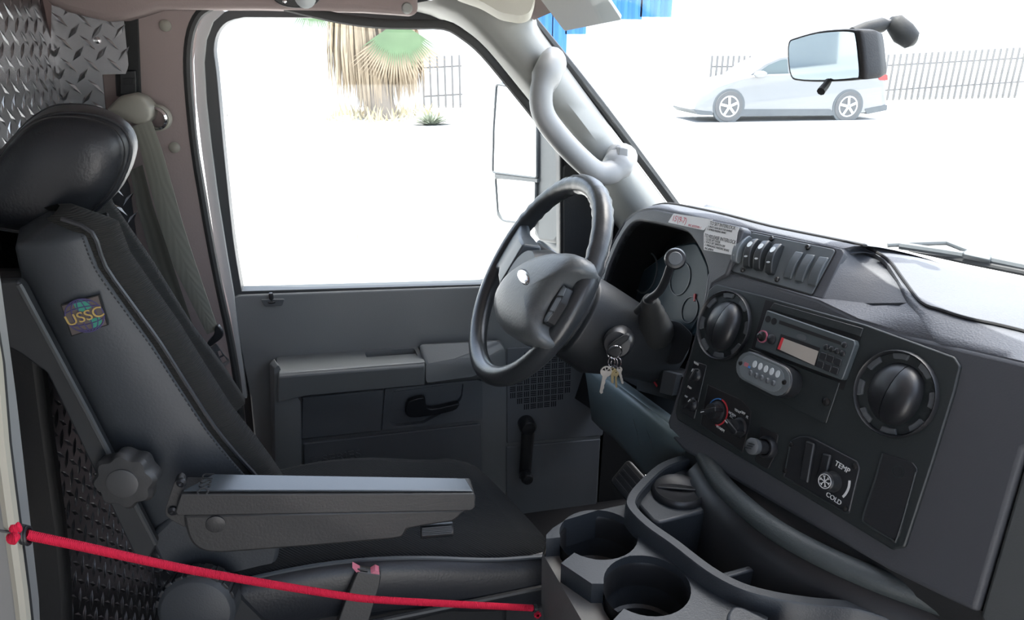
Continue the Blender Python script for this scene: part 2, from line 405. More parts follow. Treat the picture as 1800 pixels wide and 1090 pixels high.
# ================================================================== CAB SHELL
FLOORM = mk('black_floor_mat', (.012, .012, .013), .8, bump=.3, scale=80)
struct(obj('floor', box(-1.6, 1.0, -.3, 1.66, -.12, 0.0), FLOORM))
struct(obj('ceiling', box(-1.6, .42, -.35, 1.66, 1.40, 1.45), MAUVE))
struct(obj('wall_kick', box(.60, .74, 1.60, 1.66, -.12, .72), BLKM))
struct(obj('wall_right_blocker', join(box(-1.6, -.32, -.40, -.35, -.12, 1.42), box(.36, 1.0, -.40, -.35, -.12, 1.42)), MAUVE))  # unseen passenger-side wall, added and widened to cut light from that side
struct(obj('wall_back', box(-1.66, -1.6, -.40, 1.66, -.12, 1.42), MAUVE))
struct(obj('wall_sill', box(-.40, -.13, 1.62, 1.66, -.12, .66), BLKM))
struct(obj('wall_front', box(.92, 1.0, -.35, 1.60, -.12, .70), BLKM))
# side plate, rear plate (diamond tread steel)
def lugs(fr, u0, u1, v0, v1, pitch, keep=None):
    vs_, fs = [], []; L, W_, H = pitch * .46, pitch * .12, pitch * .06
    j = 0; v = v0
    while v < v1:
        i = 0; u = u0 + (pitch * .5 if j % 2 else 0)
        while u < u1:
            if keep is None or keep(u, v):
                a = R(48) if (j % 2) else R(-48)
                c, s = math.cos(a), math.sin(a); n0 = len(vs_)
                for x, y, w_ in ((-L, 0, 0), (0, -W_, 0), (L, 0, 0), (0, W_, 0), (-L * .45, 0, H), (L * .45, 0, H)): vs_.append(fr.P(u + x * c - y * s, v + x * s + y * c, w_))
                fs += [[n0, n0 + 1, n0 + 5, n0 + 4], [n0 + 1, n0 + 2, n0 + 5], [n0 + 2, n0 + 3, n0 + 4, n0 + 5], [n0 + 3, n0, n0 + 4]]
            u += pitch
        v += pitch * .5; j += 1
    return vs_, fs
YS = 1.50
FS = Fr((0, YS, 0), (1, 0, 0), (0, -1, 0))
side = pprism(FS, [(92, -40), (92, 10), (184, 30), (218, 36), (226, 115), (221, 130), (180, 131), (187, 205), (228, 330), (240, 420), (250, 600), (300, 860), (330, 1300), (60, 1300)], -.004, 0)
ws = struct(obj('wall_side', side, STEEL, None, smooth=0)); 
poly = FS.uvs([(97, 0), (184, 34), (215, 40), (221, 112), (180, 126), (184, 200), (225, 330), (238, 420), (246, 600), (295, 860), (325, 1300), (70, 1300)])
def inside(u, v):
    c = False; k = len(poly)
    for i in range(k):
        x1, y1 = poly[i]; x2, y2 = poly[i - 1]
        if (y1 > v) != (y2 > v) and u < (x2 - x1) * (v - y1) / (y2 - y1) + x1: c = not c
    return c
lg = obj('tread_lugs', lugs(FS, -.64, -.2, -.12, 1.3, .038, inside), STEEL, ws, smooth=0); lg['kind'] = 'stuff'
sc_ = obj('rivet', lathe(FS, *FS.uv(171, 71), [(.006, 0), (.006, .002), (.003, .0035)], 12), CHROME, ws)
xr = PY(96, 100, YS).x
FR_ = Fr((xr, 0, 0), (0, 1, 0), (1, 0, 0))
rear = struct(obj('wall_rear', box(xr - .01, xr, .45, YS, -.12, 1.40), STEEL, smooth=0))
lg = obj('tread_lugs', lugs(FR_, .55, 1.495, 0, 1.38, .038), STEEL, rear, smooth=0); lg['kind'] = 'stuff'
# mauve padded pillar and header
FM = Fr((0, 1.53, 0), (1, 0, 0), (0, -1, 0))
struct(obj('wall_left', pprism(FM, [(60, -60), (372, -60), (352, 20), (338, 50), (331, 110), (338, 250), (356, 350), (378, 480), (398, 560), (418, 680), (432, 800), (450, 1300), (60, 1300)], -.05, 0), MAUVE))
FH = Fr((0, 1.47, 0), (1, 0, 0), (0, -1, 0))
struct(obj('trim_1', pprism(FH, [(60, -190), (735, -190), (735, 27), (700, 24), (640, 20), (450, 15), (330, 15), (275, 16), (242, 27), (215, 35), (184, 37), (140, 27), (114, 20), (97, 11), (80, 8)], -.09, 0), MAUVE, bevel=.012, seg=3))
for px, py in ((291, 45), (307, 259)):
    tag(obj('trim_button', lathe(FM, *FM.uv(px, py), [(.0105, 0), (.0105, .003), (.007, .006), (.002, .007)], 16), TAUPE), 'round taupe trim button on the mauve pillar, %s one' % ('upper' if py < 100 else 'lower'), 'fastener', 'pillar trim buttons')
# black slotted rail of the belt height adjuster
# windscreen
def ws_base(y): k = max(0, (1.52 - y)); return V((.716 + .30 * k - .10 * k * k, y, .862 + .02 * min(k, 1)))
def ws_top(y): k = max(0, (1.52 - y)); return V((.372 + .30 * k - .10 * k * k, y, 1.25 + .12 * min(k * 1.5, 1)))
ys = [1.5 - i * .1 for i in range(19)]
struct(obj('window_1', sheet([[ws_base(y) * (1 - t) + ws_top(y) * t for y in ys] for t in (0, .33, .66, 1)], .004, (.7, 0, .7)), GLASS))
hdr = [[ws_top(y) + V((0, 0, .0)) for y in ys], [ws_top(y) + V((-.1, 0, .06)) for y in ys], [V((.3, y, 1.44)) for y in ys]]
struct(obj('trim_2', sheet(hdr, .02, (0, 0, 1)), MAUVE))
# black windscreen edge and pale A-pillar trim
e0, e1 = (931, 38), (1192, 368)
edge = [PY(931 + (1192 - 931) * t, 30 + (368 - 30) * t - 6 * math.sin(math.pi * t), 1.52) for t in [i / 10 for i in range(11)]]
struct(obj('trim_3', tube(edge, .011, 8), RUB))
ptop = [(690, 12), (760, 26), (812, 58), (870, 118), (930, 186), (985, 250), (1040, 330), (1088, 400), (1110, 440)]
prt = [(940, -30), (942, 10), (945, 44), (975, 88), (1012, 140), (1062, 208), (1112, 276), (1160, 340), (1190, 382)]
rows = []
for (a, b_) in zip(ptop, prt):
    row = []
    for t, y in ((-.02, 1.60), (0, 1.565), (.12, 1.515), (.35, 1.475), (.6, 1.46), (.85, 1.475), (1, 1.51)):
        row.append(PY(a[0] + (b_[0] - a[0]) * t, a[1] + (b_[1] - a[1]) * t, y))
    rows.append(row)
rr = [cat([rows[i][j] for i in range(len(rows))], 3) for j in range(7)]
struct(obj('trim_4', sheet([[rr[j][i] for j in range(7)] for i in range(len(rr[0]))], .01, (0, 1, 0)), PILLAR, smooth=60))
tag(obj('trim_button', lathe(Fr((0, 1.475, 0), (1, 0, 0), (0, -1, 0)), *Fr((0, 1.475, 0), (1, 0, 0), (0, -1, 0)).uv(715, 14), [(.011, -.01), (.011, .004), (.008, .008), (.002, .009)], 16), PILLAR), 'round pale button where the windscreen pillar trim meets the header', 'fastener', 'pillar trim buttons')
# headliner corner and sun visor
struct(obj('trim_5', loft([[PY(x, y + dy, yy) for x, y in rnd([(780, -190), (800, 0), (846, 16), (880, 36), (915, 42), (932, 36), (940, 10), (950, -190)], 10)] for yy, dy in ((1.30, -14), (1.32, -4), (1.36, 0), (1.46, 0))]), BEIGE, smooth=60))
FV = Fr(PD(1000, 30, 1.30), (1, -.25, .12), (-.35, -.75, -.55))
vz = thing('sun_visor', PD(1000, 10, 1.32), 'pale grey sun visor folded up at the top of the windscreen', 'visor')
obj('visor_flap', pprism(FV, [(905, -60), (992, 55), (1093, 35), (1030, -60)], -.012, 0, 4), mk('visor_grey', (.34, .35, .34), .7, bump=.1, scale=200), vz, bevel=.004)
obj('hinge_rod', tube([PD(885, -30, 1.34), PD(1010, -45, 1.34)], .006, 8), BEIGE, vz)

# ================================================================== DRIVER'S DOOR
FD = Fr((0, 1.60, 0), (1, 0, 0), (0, -1, 0))
door = struct(thing('door_1', PY(640, 830, 1.6), "driver's grey door with armrest, pull handle and window crank", None))
del door['label']
panel = [(411, 524), (416, 519), (455, 517.5), (845, 504), (985, 499), (1090, 470), (1085, 600), (1063, 770), (1045, 1000), (1030, 1250), (560, 1250), (500, 1000), (470, 900), (450, 800), (440, 700), (428, 640), (413, 560)]
obj('door_panel', pprism(FD, panel, -.05, 0), DOOR, door, bevel=.02, seg=4)
# window surround ring
hole = cat([(425, 512), (410, 420), (393, 260), (381, 130), (376, 88), (382, 58), (400, 38), (430, 30)], 3) + [V(p) for p in [(560, 31), (700, 42), (770, 46)]] + cat([(800, 56), (850, 98), (905, 165), (960, 234), (980, 260), (985, 285)], 3) + [V((986, 470)), V((845, 500))]
hole = [(p[0], p[1]) for p in hole]
outer = [(400, 540), (386, 420), (366, 250), (354, 130), (354, 80), (366, 44), (392, 22), (430, 8), (700, -10), (860, 20), (1000, 220), (1050, 300), (1092, 400), (1092, 540)]
FG = Fr((0, 1.605, 0), (1, 0, 0), (0, -1, 0))
obj('window_frame', pprism(FG, outer, -.04, 0, holes=[hole]), FRAME, door, bevel=.004)
obj('sail_panel', pprism(FG, rnd([(990, 292), (1003, 285), (1050, 300), (1070, 350), (1070, 470), (990, 470)], 6), 0, .012), mk('sail_panel_plastic', (.03, .033, .035), .6, bump=.2), door, bevel=.004)
obj('window_channel', tube([PY(987, y, 1.602) for y in (262, 300, 400, 480)], .006, 8), BLK, door)
FGL = Fr((0, 1.63, 0), (1, 0, 0), (0, -1, 0))
struct(obj('window_2', pprism(FGL, hole, -.004, 0), GLASS, None, smooth=0))
# painted door edge and weather strips
strip_o = [(336, 110), (333, 80), (340, 50), (356, 24), (384, 10)]; 
we = [(368, 8), (352, 30), (343, 70), (341, 110), (345, 180), (354, 260), (366, 350), (381, 450), (392, 520), (404, 580), (415, 640), (425, 700)]
wi = [(394, 20), (374, 38), (362, 70), (358, 110), (362, 180), (371, 260), (383, 350), (399, 450), (411, 520), (418, 580), (426, 640), (434, 700)]
struct(obj('trim_6', sheet([[PY(a, c, 1.592) for a, c in we], [PY((a + p) / 2, (c + q) / 2, 1.590) for (a, c), (p, q) in zip(we, wi)], [PY(a, c, 1.592) for a, c in wi]], .02, (0, 1, 0)), WHITE, smooth=60))
seal = cat([PY(a, c, 1.535) for a, c in [(372, 10), (350, 24), (335, 55), (329, 105), (333, 180), (343, 270), (356, 350), (372, 440), (388, 520), (401, 580), (415, 660), (423, 730), (432, 850)]], 3)
tag(obj('weather_strip', tube(seal, .0085, 8), RUB), 'black rubber door seal running down the mauve pillar', 'seal')
sag = cat([PY(a, c, 1.50) for a, c in [(500, 10), (540, 20), (600, 33), (660, 41), (720, 43), (780, 44), (815, 62), (850, 92), (900, 152), (950, 214)]], 3)
tag(obj('weather_strip', tube(sag, .0095, 8, asp=.7), RUB), 'loose black rubber seal sagging below the header', 'seal')
# armrest: a flat top with a pull cup, a front face and a rear block
FA = Fr(PY(600, 625, 1.565), (1, 0, .06), (-.02, -.45, .9))
AR_B = [(486, 628), (733, 606)]; AR_F = [(494, 656), (747, 637)]
yb, yf = 1.60, 1.515
def armpt(px, py, y): return PY(px, py, y)
at = [armpt(484, 627, 1.60), armpt(734, 606, 1.60), armpt(747, 637, 1.52), armpt(494, 657, 1.52)]
FA = Fr(at[3], at[2] - at[3], (at[2] - at[3]).cross(at[0] - at[3]))
cup = [(640, 619), (728, 612), (735, 627), (648, 635)]
ar = obj('armrest', pprism(FA, rnd([(484, 628), (733, 606), (747, 637), (494, 657)], [8, 1, 1, 8]), -.03, 0, holes=[rnd(cup, 4)]), DOOR, door, bevel=.006, seg=3)
obj('pull_cup', pprism(FA, rnd(cup, 4), -.032, -.026), DOORD, ar)
fr_top = [(494, 657), (747, 637)]; fr_bot = [(492, 709), (536, 697), (745, 677)]
r0 = [PY(a, c, 1.522) for a, c in [(490, 655), (536, 652), (640, 644), (747, 636)]]
r1 = [PY(a, c, 1.515) for a, c in [(489, 664), (536, 660), (640, 652), (747, 644)]]
r2 = [PY(a, c, 1.528) for a, c in [(488, 708), (536, 697), (640, 687), (747, 677)]]
obj('armrest_face', sheet([r0, r1, r2], .055, (0, 1, 0)), DOOR, door, bevel=.003)
obj('rear_block', loft([[PY(a, c, y) for a, c in rnd([(474, 640), (482, 630), (494, 650), (530, 700), (530, 838), (478, 845)], 3)] for y in (1.60, 1.55)] + [[PY(a, c, 1.535) for a, c in rnd([(482, 648), (490, 642), (497, 657), (528, 706), (528, 834), (485, 840)], 3)]]), DOOR, door, bevel=.004)
obj('armrest_front_pad', loft([[PY(a, c, y) for a, c in rnd(pts, 6)] for y, pts in ((1.60, [(737, 605), (878, 597), (889, 612), (889, 655), (840, 668), (748, 676)]), (1.55, [(737, 607), (876, 600), (888, 614), (888, 650), (838, 664), (748, 674)]), (1.525, [(748, 640), (800, 630), (860, 628), (862, 645), (832, 662), (749, 673)]))]), DOOR, door, bevel=.004)
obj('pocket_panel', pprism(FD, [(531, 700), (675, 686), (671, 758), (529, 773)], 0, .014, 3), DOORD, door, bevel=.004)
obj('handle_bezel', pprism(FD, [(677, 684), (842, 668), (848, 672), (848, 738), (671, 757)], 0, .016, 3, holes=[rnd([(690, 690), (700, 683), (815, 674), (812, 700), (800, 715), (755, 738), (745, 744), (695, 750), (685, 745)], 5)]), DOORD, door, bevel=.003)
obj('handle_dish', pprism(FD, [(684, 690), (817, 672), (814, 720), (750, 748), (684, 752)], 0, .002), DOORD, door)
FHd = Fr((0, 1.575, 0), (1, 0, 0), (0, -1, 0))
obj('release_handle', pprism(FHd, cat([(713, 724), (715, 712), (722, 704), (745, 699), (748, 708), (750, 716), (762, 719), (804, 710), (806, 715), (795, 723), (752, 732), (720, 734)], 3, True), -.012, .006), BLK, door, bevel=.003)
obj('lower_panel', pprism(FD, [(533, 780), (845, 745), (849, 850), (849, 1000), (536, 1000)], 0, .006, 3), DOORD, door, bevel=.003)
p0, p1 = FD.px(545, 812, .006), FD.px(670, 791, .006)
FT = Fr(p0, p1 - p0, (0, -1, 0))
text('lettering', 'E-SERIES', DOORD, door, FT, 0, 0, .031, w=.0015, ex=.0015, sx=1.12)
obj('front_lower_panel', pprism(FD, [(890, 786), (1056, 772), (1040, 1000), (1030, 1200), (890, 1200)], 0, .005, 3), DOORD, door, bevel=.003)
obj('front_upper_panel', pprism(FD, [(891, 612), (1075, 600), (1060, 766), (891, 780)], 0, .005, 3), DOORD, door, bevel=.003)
# speaker grille: basket weave of short slots
gc = FD.uv(950, 668, .005); gv, gf = [], []
gr = FD.uv(1016, 668, .005)[0] - gc[0]; gl = gc[0] - FD.uv(893, 668, .005)[0]
st = .0182; i = -8
for i in range(-6, 6):
    for j in range(-6, 7):
        u, v = gc[0] + i * st, gc[1] + j * st
        if math.hypot(u - gc[0], v - gc[1]) > .088 or u < gc[0] - gl: continue
        for k in (-1, 0, 1):
            if (i + j) % 2: g = fbox(FD, u, v + k * .0052, .004, .0056, .0075, .0014)
            else: g = fbox(FD, u + k * .0052, v, .004, .0056, .0014, .0075)
            n0 = len(gv); gv += g[0]; gf += [[q + n0 for q in f_] for f_ in g[1]]
g = obj('grille_slots', (gv, gf), DRK, door, smooth=0); g['kind'] = 'stuff'
# window crank
FK = Fr((0, 1.57, 0), (1, 0, 0), (0, -1, 0))
ck = obj('window_crank', tube([FK.px(927, 745), FK.px(929, 752), FK.px(926, 790), FK.px(923, 828), FK.px(922, 840)], [.014, .0185, .0165, .0165, .014], 12, asp=.6), BLK, door)
obj('crank_spindle', lathe(FK, *FK.uv(928, 751), [(.022, -.03), (.022, .004), (.017, .012), (.005, .014)], 20), BLK, ck)
obj('crank_knob', lathe(FK, *FK.uv(923, 832), [(.014, 0), (.0165, .004), (.0165, .028), (.013, .034), (.004, .036)], 20), BLK, ck)
# lock pin in its little tray
obj('lock_tray', pprism(FD, [(458, 527), (500, 526), (496, 538), (466, 539)], -.002, .006, 3), GRY, door, bevel=.002)
obj('lock_pin', lathe(Fr(PY(478, 531, 1.60), (1, 0, 0), (0, -.15, 1)), 0, 0, [(.010, 0), (.010, .004), (.0055, .005), (.0055, .018), (.004, .023), (.001, .024)], 12), BLK, door)

# ------------------------------------------------------------------ outside mirror
FMi = Fr(PY(905, 270, 1.95), (.43, -.9, 0), (-.9, -.43, -.02))
om = thing('side_mirror', PY(950, 400, 1.97), 'tall towing side mirror outside the driver window', 'mirror')
SMH = mk('mirror_housing_grey', (.13, .14, .145), .5, bump=.2)
obj('housing', pprism(FMi, [(868, 148), (885, 140), (925, 152), (984, 245), (986, 415), (975, 430), (945, 425), (935, 398), (880, 392), (870, 380)], -.06, -.004, 6), SMH, om, bevel=.012, seg=3)
obj('upper_glass', pprism(FMi, [(873, 148), (944, 160), (944, 313), (866, 303), (868, 220)], -.004, .002, 4), MIRR, om)
obj('lower_glass', pprism(FMi, [(871, 312), (942, 318), (940, 395), (884, 388), (875, 372)], -.004, .002, 6), MIRR, om)
for q_ in ([(873, 148), (944, 160), (944, 313), (866, 303), (868, 220)], [(871, 312), (942, 318), (940, 395), (884, 388), (875, 372)]):
    obj('glass_edge', tube([FMi.px(a, c, .002) for a, c in rnd(q_, 5)], .0035, 6, closed=True), SMH, om)
obj('divider', pprism(FMi, [(869, 306), (944, 315), (944, 321), (870, 313)], -.004, .006), SMH, om)
for z0, z1 in ((430, 470), (408, 440)):
    obj('mirror_arm', tube([PY(950, z0, 1.98), PY(985, z1 - 5, 1.85), PY(1030, z1, 1.66)], .018, 10), SMH, om)

# ------------------------------------------------------------------ grab handle on the pillar
gh = thing('grab_handle', PY(1000, 220, 1.46), 'pale grey grab handle on the windscreen pillar', 'handle')
GH = mk('grab_handle_grey', (.25, .255, .255), .45, var=.03)
path = cat([PY(972, 112, 1.46), PY(966, 122, 1.43), PY(952, 158, 1.41), PY(955, 200, 1.405), PY(982, 240, 1.40), PY(1020, 280, 1.40), PY(1050, 303, 1.405), PY(1075, 302, 1.41), PY(1090, 284, 1.43), PY(1094, 274, 1.46)], 4)
k = len(path)
obj('grip', tube(path, [.033 if (i < 7 or i > k - 8) else .0265 for i in range(k)], 16, asp=.85), GH, gh)
for pts in ([(946, 150), (955, 114), (968, 101), (984, 106), (991, 124), (985, 146), (968, 170), (948, 174)], [(1062, 300), (1072, 268), (1086, 254), (1102, 254), (1111, 270), (1106, 290), (1090, 312), (1070, 318)]):
    fg = Fr((0, 1.412, 0), (1, 0, 0), (-.12, -1, .08)); obj('end_block', pprism(fg, pts, -.075, 0, 8), GH, gh, bevel=.012, seg=4)
for a, c in ((972, 122), (1094, 272)):
    ff = Fr(PY(a, c, 1.41), (1, .05, .0), (-.12, -1, .08))
    obj('screw_cover', prism(ff, rnd([(-.011, -.016), (.011, -.013), (.012, .014), (-.009, .017)], .005), -.03, .0045), GH, gh, bevel=.003)
# ------------------------------------------------------------------ dome lamp
dl = thing('dome_lamp', FH.px(518, 2), 'black oval dome lamp on the mauve header', 'lamp')
obj('lamp_plate', pprism(FH, cat([(478, -8), (486, 4), (505, 12), (530, 14), (548, 11), (562, -2), (560, -20), (485, -22)], 3, True), 0, .008), BLK, dl, bevel=.002)
obj('lens', lathe(FH, *FH.uv(537, -4), [(.019, .008), (.019, .012), (.013, .018), (.003, .02)], 18), LENS, dl)
obj('lamp_screw', lathe(FH, *FH.uv(501, 3), [(.004, .008), (.004, .0095), (.002, .0105)], 10), CHROME, dl)

# ================================================================== DASHBOARD
def nrm(az, ti): a, t = R(az), R(ti); return V((-math.cos(a) * math.cos(t), -math.sin(a) * math.cos(t), math.sin(t)))
FP = Fr(PD(1450, 640, .96), (math.sin(R(12)), -math.cos(R(12)), 0), nrm(12, 18))     # centre panel
FCl = Fr(FP.px(1245, 490), (math.sin(R(5)), -math.cos(R(5)), 0), nrm(5, 16))          # round the instruments
FPd = Fr(FP.px(1290, 482), (math.sin(R(12)), -math.cos(R(12)), 0), nrm(12, 33))      # switch pod
dash = thing('dashboard', (.75, .95, .60), 'dark grey dashboard with hooded instruments and black centre panel', 'dashboard')
# fascia
fas = [(1242, 478), (1290, 481), (1440, 525), (1510, 560), (1600, 588), (1690, 610), (1840, 645), (1905, 690), (1880, 760), (1800, 792), (1716, 1078), (1640, 1042), (1560, 1002), (1380, 898), (1200, 792), (1180, 770), (1172, 742), (1205, 640), (1235, 530)]
obj('centre_fascia', pprism(FP, fas, -.08, 0), SHELL, dash, bevel=.006, seg=3)
pe_ = FP.uv(1905, 690)
obj('passenger_fascia', prism(FP, FP.uvs([(1803, 796), (1880, 765), (1908, 700)]) + [(pe_[0] + .80, pe_[1]), (pe_[0] + .80, pe_[1] - .35)] + FP.uvs([(1960, 1250), (1760, 1150), (1718, 1084)]), -.08, -.003), mk('passenger_fascia_plastic', (.055, .06, .06), .6, bump=.3, scale=500), dash, bevel=.004)
hood_in = cat([(1052, 560), (1058, 510), (1072, 462), (1094, 414), (1112, 392), (1124, 388)], 3) + cat([(1150, 392), (1190, 402), (1214, 414), (1238, 455), (1245, 490), (1238, 528)], 3)
hood_in = [(p[0], p[1]) for p in hood_in]
hood_out = [(1240, 540), (1252, 500), (1276, 484), (1280, 474), (1306, 404), (1300, 398), (1200, 377), (1150, 367), (1122, 370), (1100, 388), (1080, 422), (1058, 470), (1042, 520), (1036, 565)]
obj('instrument_hood', pprism(FCl, hood_in + hood_out, -.02, 0), SHELL, dash, bevel=.004, seg=2)
tun = [[FCl.px(a, b, 0) for a, b in hood_in]]
base_uv = FCl.uvs(hood_in)
tun = [[FCl.P(u, v, w_) for u, v in base_uv] for w_ in (-.01, -.05, -.12)]
obj('hood_tunnel', sheet(tun, .004, FCl.n), DRK, dash)
# instrument panel behind a bluish lens
GAU = mk('instrument_lens', (.02, .034, .043), .35, var=.3, vscale=10, spec=.25)
gp = obj('instrument_panel', pprism(FCl, [(1030, 600), (1040, 430), (1110, 375), (1235, 395), (1262, 480), (1235, 640)], -.135, -.11), BLKM, dash)
obj('instrument_lens', pprism(FCl, [(1085, 545), (1110, 490), (1190, 430), (1225, 425), (1246, 470), (1245, 530), (1212, 590)], -.11, -.085, 8), GAU, dash, bevel=.004)
for a, c, r_ in ((1196, 490, .034), (1213, 545, .026), (1135, 480, .045)):
    u, v = FCl.uv(a, c, -.085)
    obj('gauge_ring', lathe(FCl, u, v, [(r_, -.085), (r_, -.083), (r_ * .93, -.083), (r_ * .93, -.085)], 28, cap=False), GRY, gp)
obj('gauge_needle', fbox(FCl, *FCl.uv(1221, 523, -.083), -.085, -.082, .002, .007, .5), REDPR, gp)
obj('under_dash', pprism(FCl, [(1030, 560), (1250, 540), (1215, 640), (1185, 760), (1100, 760), (1010, 700)], -.22, -.15), BLKM, dash)
obj('cluster_lower_trim', loft([[FCl.px(a, c, w_) for a, c in rnd([(1172, 562), (1196, 566), (1218, 588), (1212, 612), (1196, 640), (1172, 640)], 8)] for w_ in (-.13, -.045, -.035)]), BLK, dash, bevel=.004)
obj('steering_surround', pprism(FCl, [(1030, 560), (1120, 500), (1180, 560), (1215, 600), (1196, 690), (1120, 680), (1040, 640)], -.16, -.12), BLKM, dash)
# top cover: hood, pod, flank, ledge
cols = []
for a, c in ((1060, 462), (1080, 418), (1100, 386), (1122, 370), (1150, 366), (1200, 376), (1250, 388)):
    p = FCl.px(a, c, -.002); q = p + V((.035, 0, .007)); b = ws_base(max(min(p.y, 1.49), 1.0)); cols.append((p, q, (q * .5 + b * .5) + V((0, 0, .012)), b + V((-.015, 0, .02))))
for a, c in ((1322, 404), (1400, 421), (1478, 438)):
    p = FPd.px(a, c, -.002); q = p + V((.03, -.01, .006)); b = ws_base(p.y + .02); cols.append((p, q, q * .5 + b * .5 + V((0, 0, .012)), b + V((-.015, 0, .02))))
pt = cols[-1][0]
for (a, b_, c_, zz) in (((1510, 440), (1522, 433), (1560, 437), .928), ((1548, 460), (1564, 456), (1590, 440), .92), ((1576, 497), (1592, 492), (1620, 446), .907), ((1594, 532), (1624, 532), (1655, 458), .896)):
    p = PZ(*a, zz); q = PZ(*b_, zz + .006); c3 = ws_base(p.y) + V((-.015, 0, .02)); cols.append((p, q, q * .45 + c3 * .55 + V((0, 0, .003)), c3))
for (a, b_, c_) in (((1640, 594), (1660, 546), (1690, 470)), ((1690, 610), (1705, 560), (1725, 482)), ((1760, 626), (1765, 573), (1775, 500)), ((1840, 645), (1830, 590), (1830, 528)), ((1905, 664), (1895, 612), (1900, 560))):
    p = FP.px(*a, -.002); q = PZ(*b_, .900); c3 = ws_base(p.y) + V((-.015, 0, .02)); cols.append((p, q, q * .5 + c3 * .5 + V((0, 0, .006)), c3))
pe_ = FP.px(1905, 664, -.002)
for d in (.12, .26, .42, .60, .80):
    p = pe_ + FP.ex * d; c3 = V((max(ws_base(p.y).x - .02, p.x + .06), p.y, .90)); q = p * .6 + c3 * .4 + V((0, 0, .012)); cols.append((p, q, q * .5 + c3 * .5 + V((0, 0, .004)), c3))
rws = [cat([c[i] for c in cols], 3) for i in range(4)]
g = []
for j in range(len(rws[0])):
    g.append(cat([rws[i][j] for i in range(4)], 3))
obj('top_cover', sheet(g, -.01, (0, 0, 1)), SHELLT, dash, smooth=70)
fk = [FPd.px(a, c, -.001) for a, c in ((1482, 438), (1474, 462), (1463, 490), (1448, 524))]; fo_ = [c[0] for c in cols[10:14]]
fk_, fo2 = fk + [fk[-1] + V((.012, 0, -.03))], fo_ + [fo_[-1] + V((.012, 0, -.03))]
obj('pod_flank', sheet([fk_, [(a * .6 + b_ * .4) + V((.012, 0, -.006)) for a, b_ in zip(fk_, fo2)], fo2], -.006, (-.4, -.8, .2)), SHELL, dash, smooth=60)
obj('cover_seam', tube(cat([c[1] + V((-.004, 0, .001)) for c in cols[3:]], 4), .0022, 6), DRK, dash)
# ledge under and beside the pod
eL, eF = fk[-1], fo_[-1]
lf = [FP.px(a, c, 0) for a, c in ((1262, 479), (1290, 483), (1440, 527), (1510, 560), (1580, 581))] + [cols[14][0]]
lb = [FP.px(1268, 470, -.02), FP.px(1296, 474, -.03), eL + V((.012, 0, -.003)), eL * .5 + eF * .5 + V((.02, 0, -.006)), eF * .85 + eL * .15 + V((.008, 0, -.003)), eF]
obj('ledge', sheet([lf, [(a * .45 + b * .55 + V((0, 0, .003))) for a, b in zip(lf, lb)], lb], -.02, (0, 0, 1)), SHELLT, dash, smooth=60)
pod = [(1314, 403), (1480, 437), (1484, 444), (1446, 526), (1284, 480), (1281, 472)]
obj('switch_pod', pprism(FPd, pod, -.13, 0, 3), SHELL, dash, bevel=.005, seg=3)
# bezel
bz = [(1258, 499), (1346, 521), (1520, 570), (1677, 627), (1688, 644), (1677, 690), (1640, 810), (1590, 962), (1568, 967), (1380, 852), (1190, 738), (1187, 722), (1215, 620), (1245, 510)]
obj('centre_bezel', pprism(FP, bz, -.01, .004, 4), BEZ, dash, bevel=.002)
Fb = Fr(FP.P(0, 0, .004), FP.ex, FP.n)
# ------------------------------------------------------------------ round air vents
def vent(px, py, rad, label):
    u, v = Fb.uv(px, py); t = thing('air_vent', Fb.P(u, v, 0), label, 'vent', 'round dashboard air vents')
    obj('outer_ring', lathe(Fb, u, v, [(rad, -.002), (rad, .004), (rad * .97, .0065), (rad * .93, .004), (rad * .92, -.004)], 40, cap=False), BLK, t)
    obj('cup', lathe(Fb, u, v, [(rad * .93, -.0), (rad * .80, -.006), (rad * .78, -.02), (.002, -.022)], 32, cap=False), DRK, t)
    for k in range(8):
        a = k * math.pi / 4 + .25
        seg_ = [(u + rad * q * math.cos(a + d), v + rad * q * math.sin(a + d)) for q, d in ((.93, -.22), (.93, 0), (.93, .22), (.79, .2), (.79, 0), (.79, -.2))]
        obj('grip_tab', prism(Fb, seg_, -.006, .003), GRY, t, bevel=.001, smooth=0)
    # split shutter: two half domes, one swung open a little
    for s, tilt in ((1, .42), (-1, -.12)):
        rings = []
        for i in range(7):
            r_ = rad * .74 * math.sin(math.pi / 2 * (6 - i) / 6 + .001)
            h = .024 * math.cos(math.pi / 2 * (6 - i) / 6) + .001
            ring = []
            for j in range(13):
                a = -math.pi / 2 + math.pi * j / 12
                x = s * r_ * math.cos(a) * .98 + s * .0006; y = r_ * math.sin(a)
                ring.append((x, y, h))
            rings.append(ring)
        def tr(p):
            x, y, h = p
            x2 = x * math.cos(tilt) + 0; h2 = h + x * s * math.sin(tilt)
            rt = R(4); return Fb.P(u + x2 * math.cos(rt) + y * math.sin(rt), v - x2 * math.sin(rt) + y * math.cos(rt), h2 - .006)
        geo = sheet([[tr(p) for p in ring] for ring in rings], -.006, Fb.n)
        obj('shutter', geo, BLK, t, smooth=50)
uvl, uvr = Fb.uv(1237, 572), Fb.uv(1308, 572)
vent(1273, 572, .056, 'round air vent with split shutter left of the radio')
vent(1574, 692, .0535, 'round air vent with split shutter at the passenger end of the black panel')
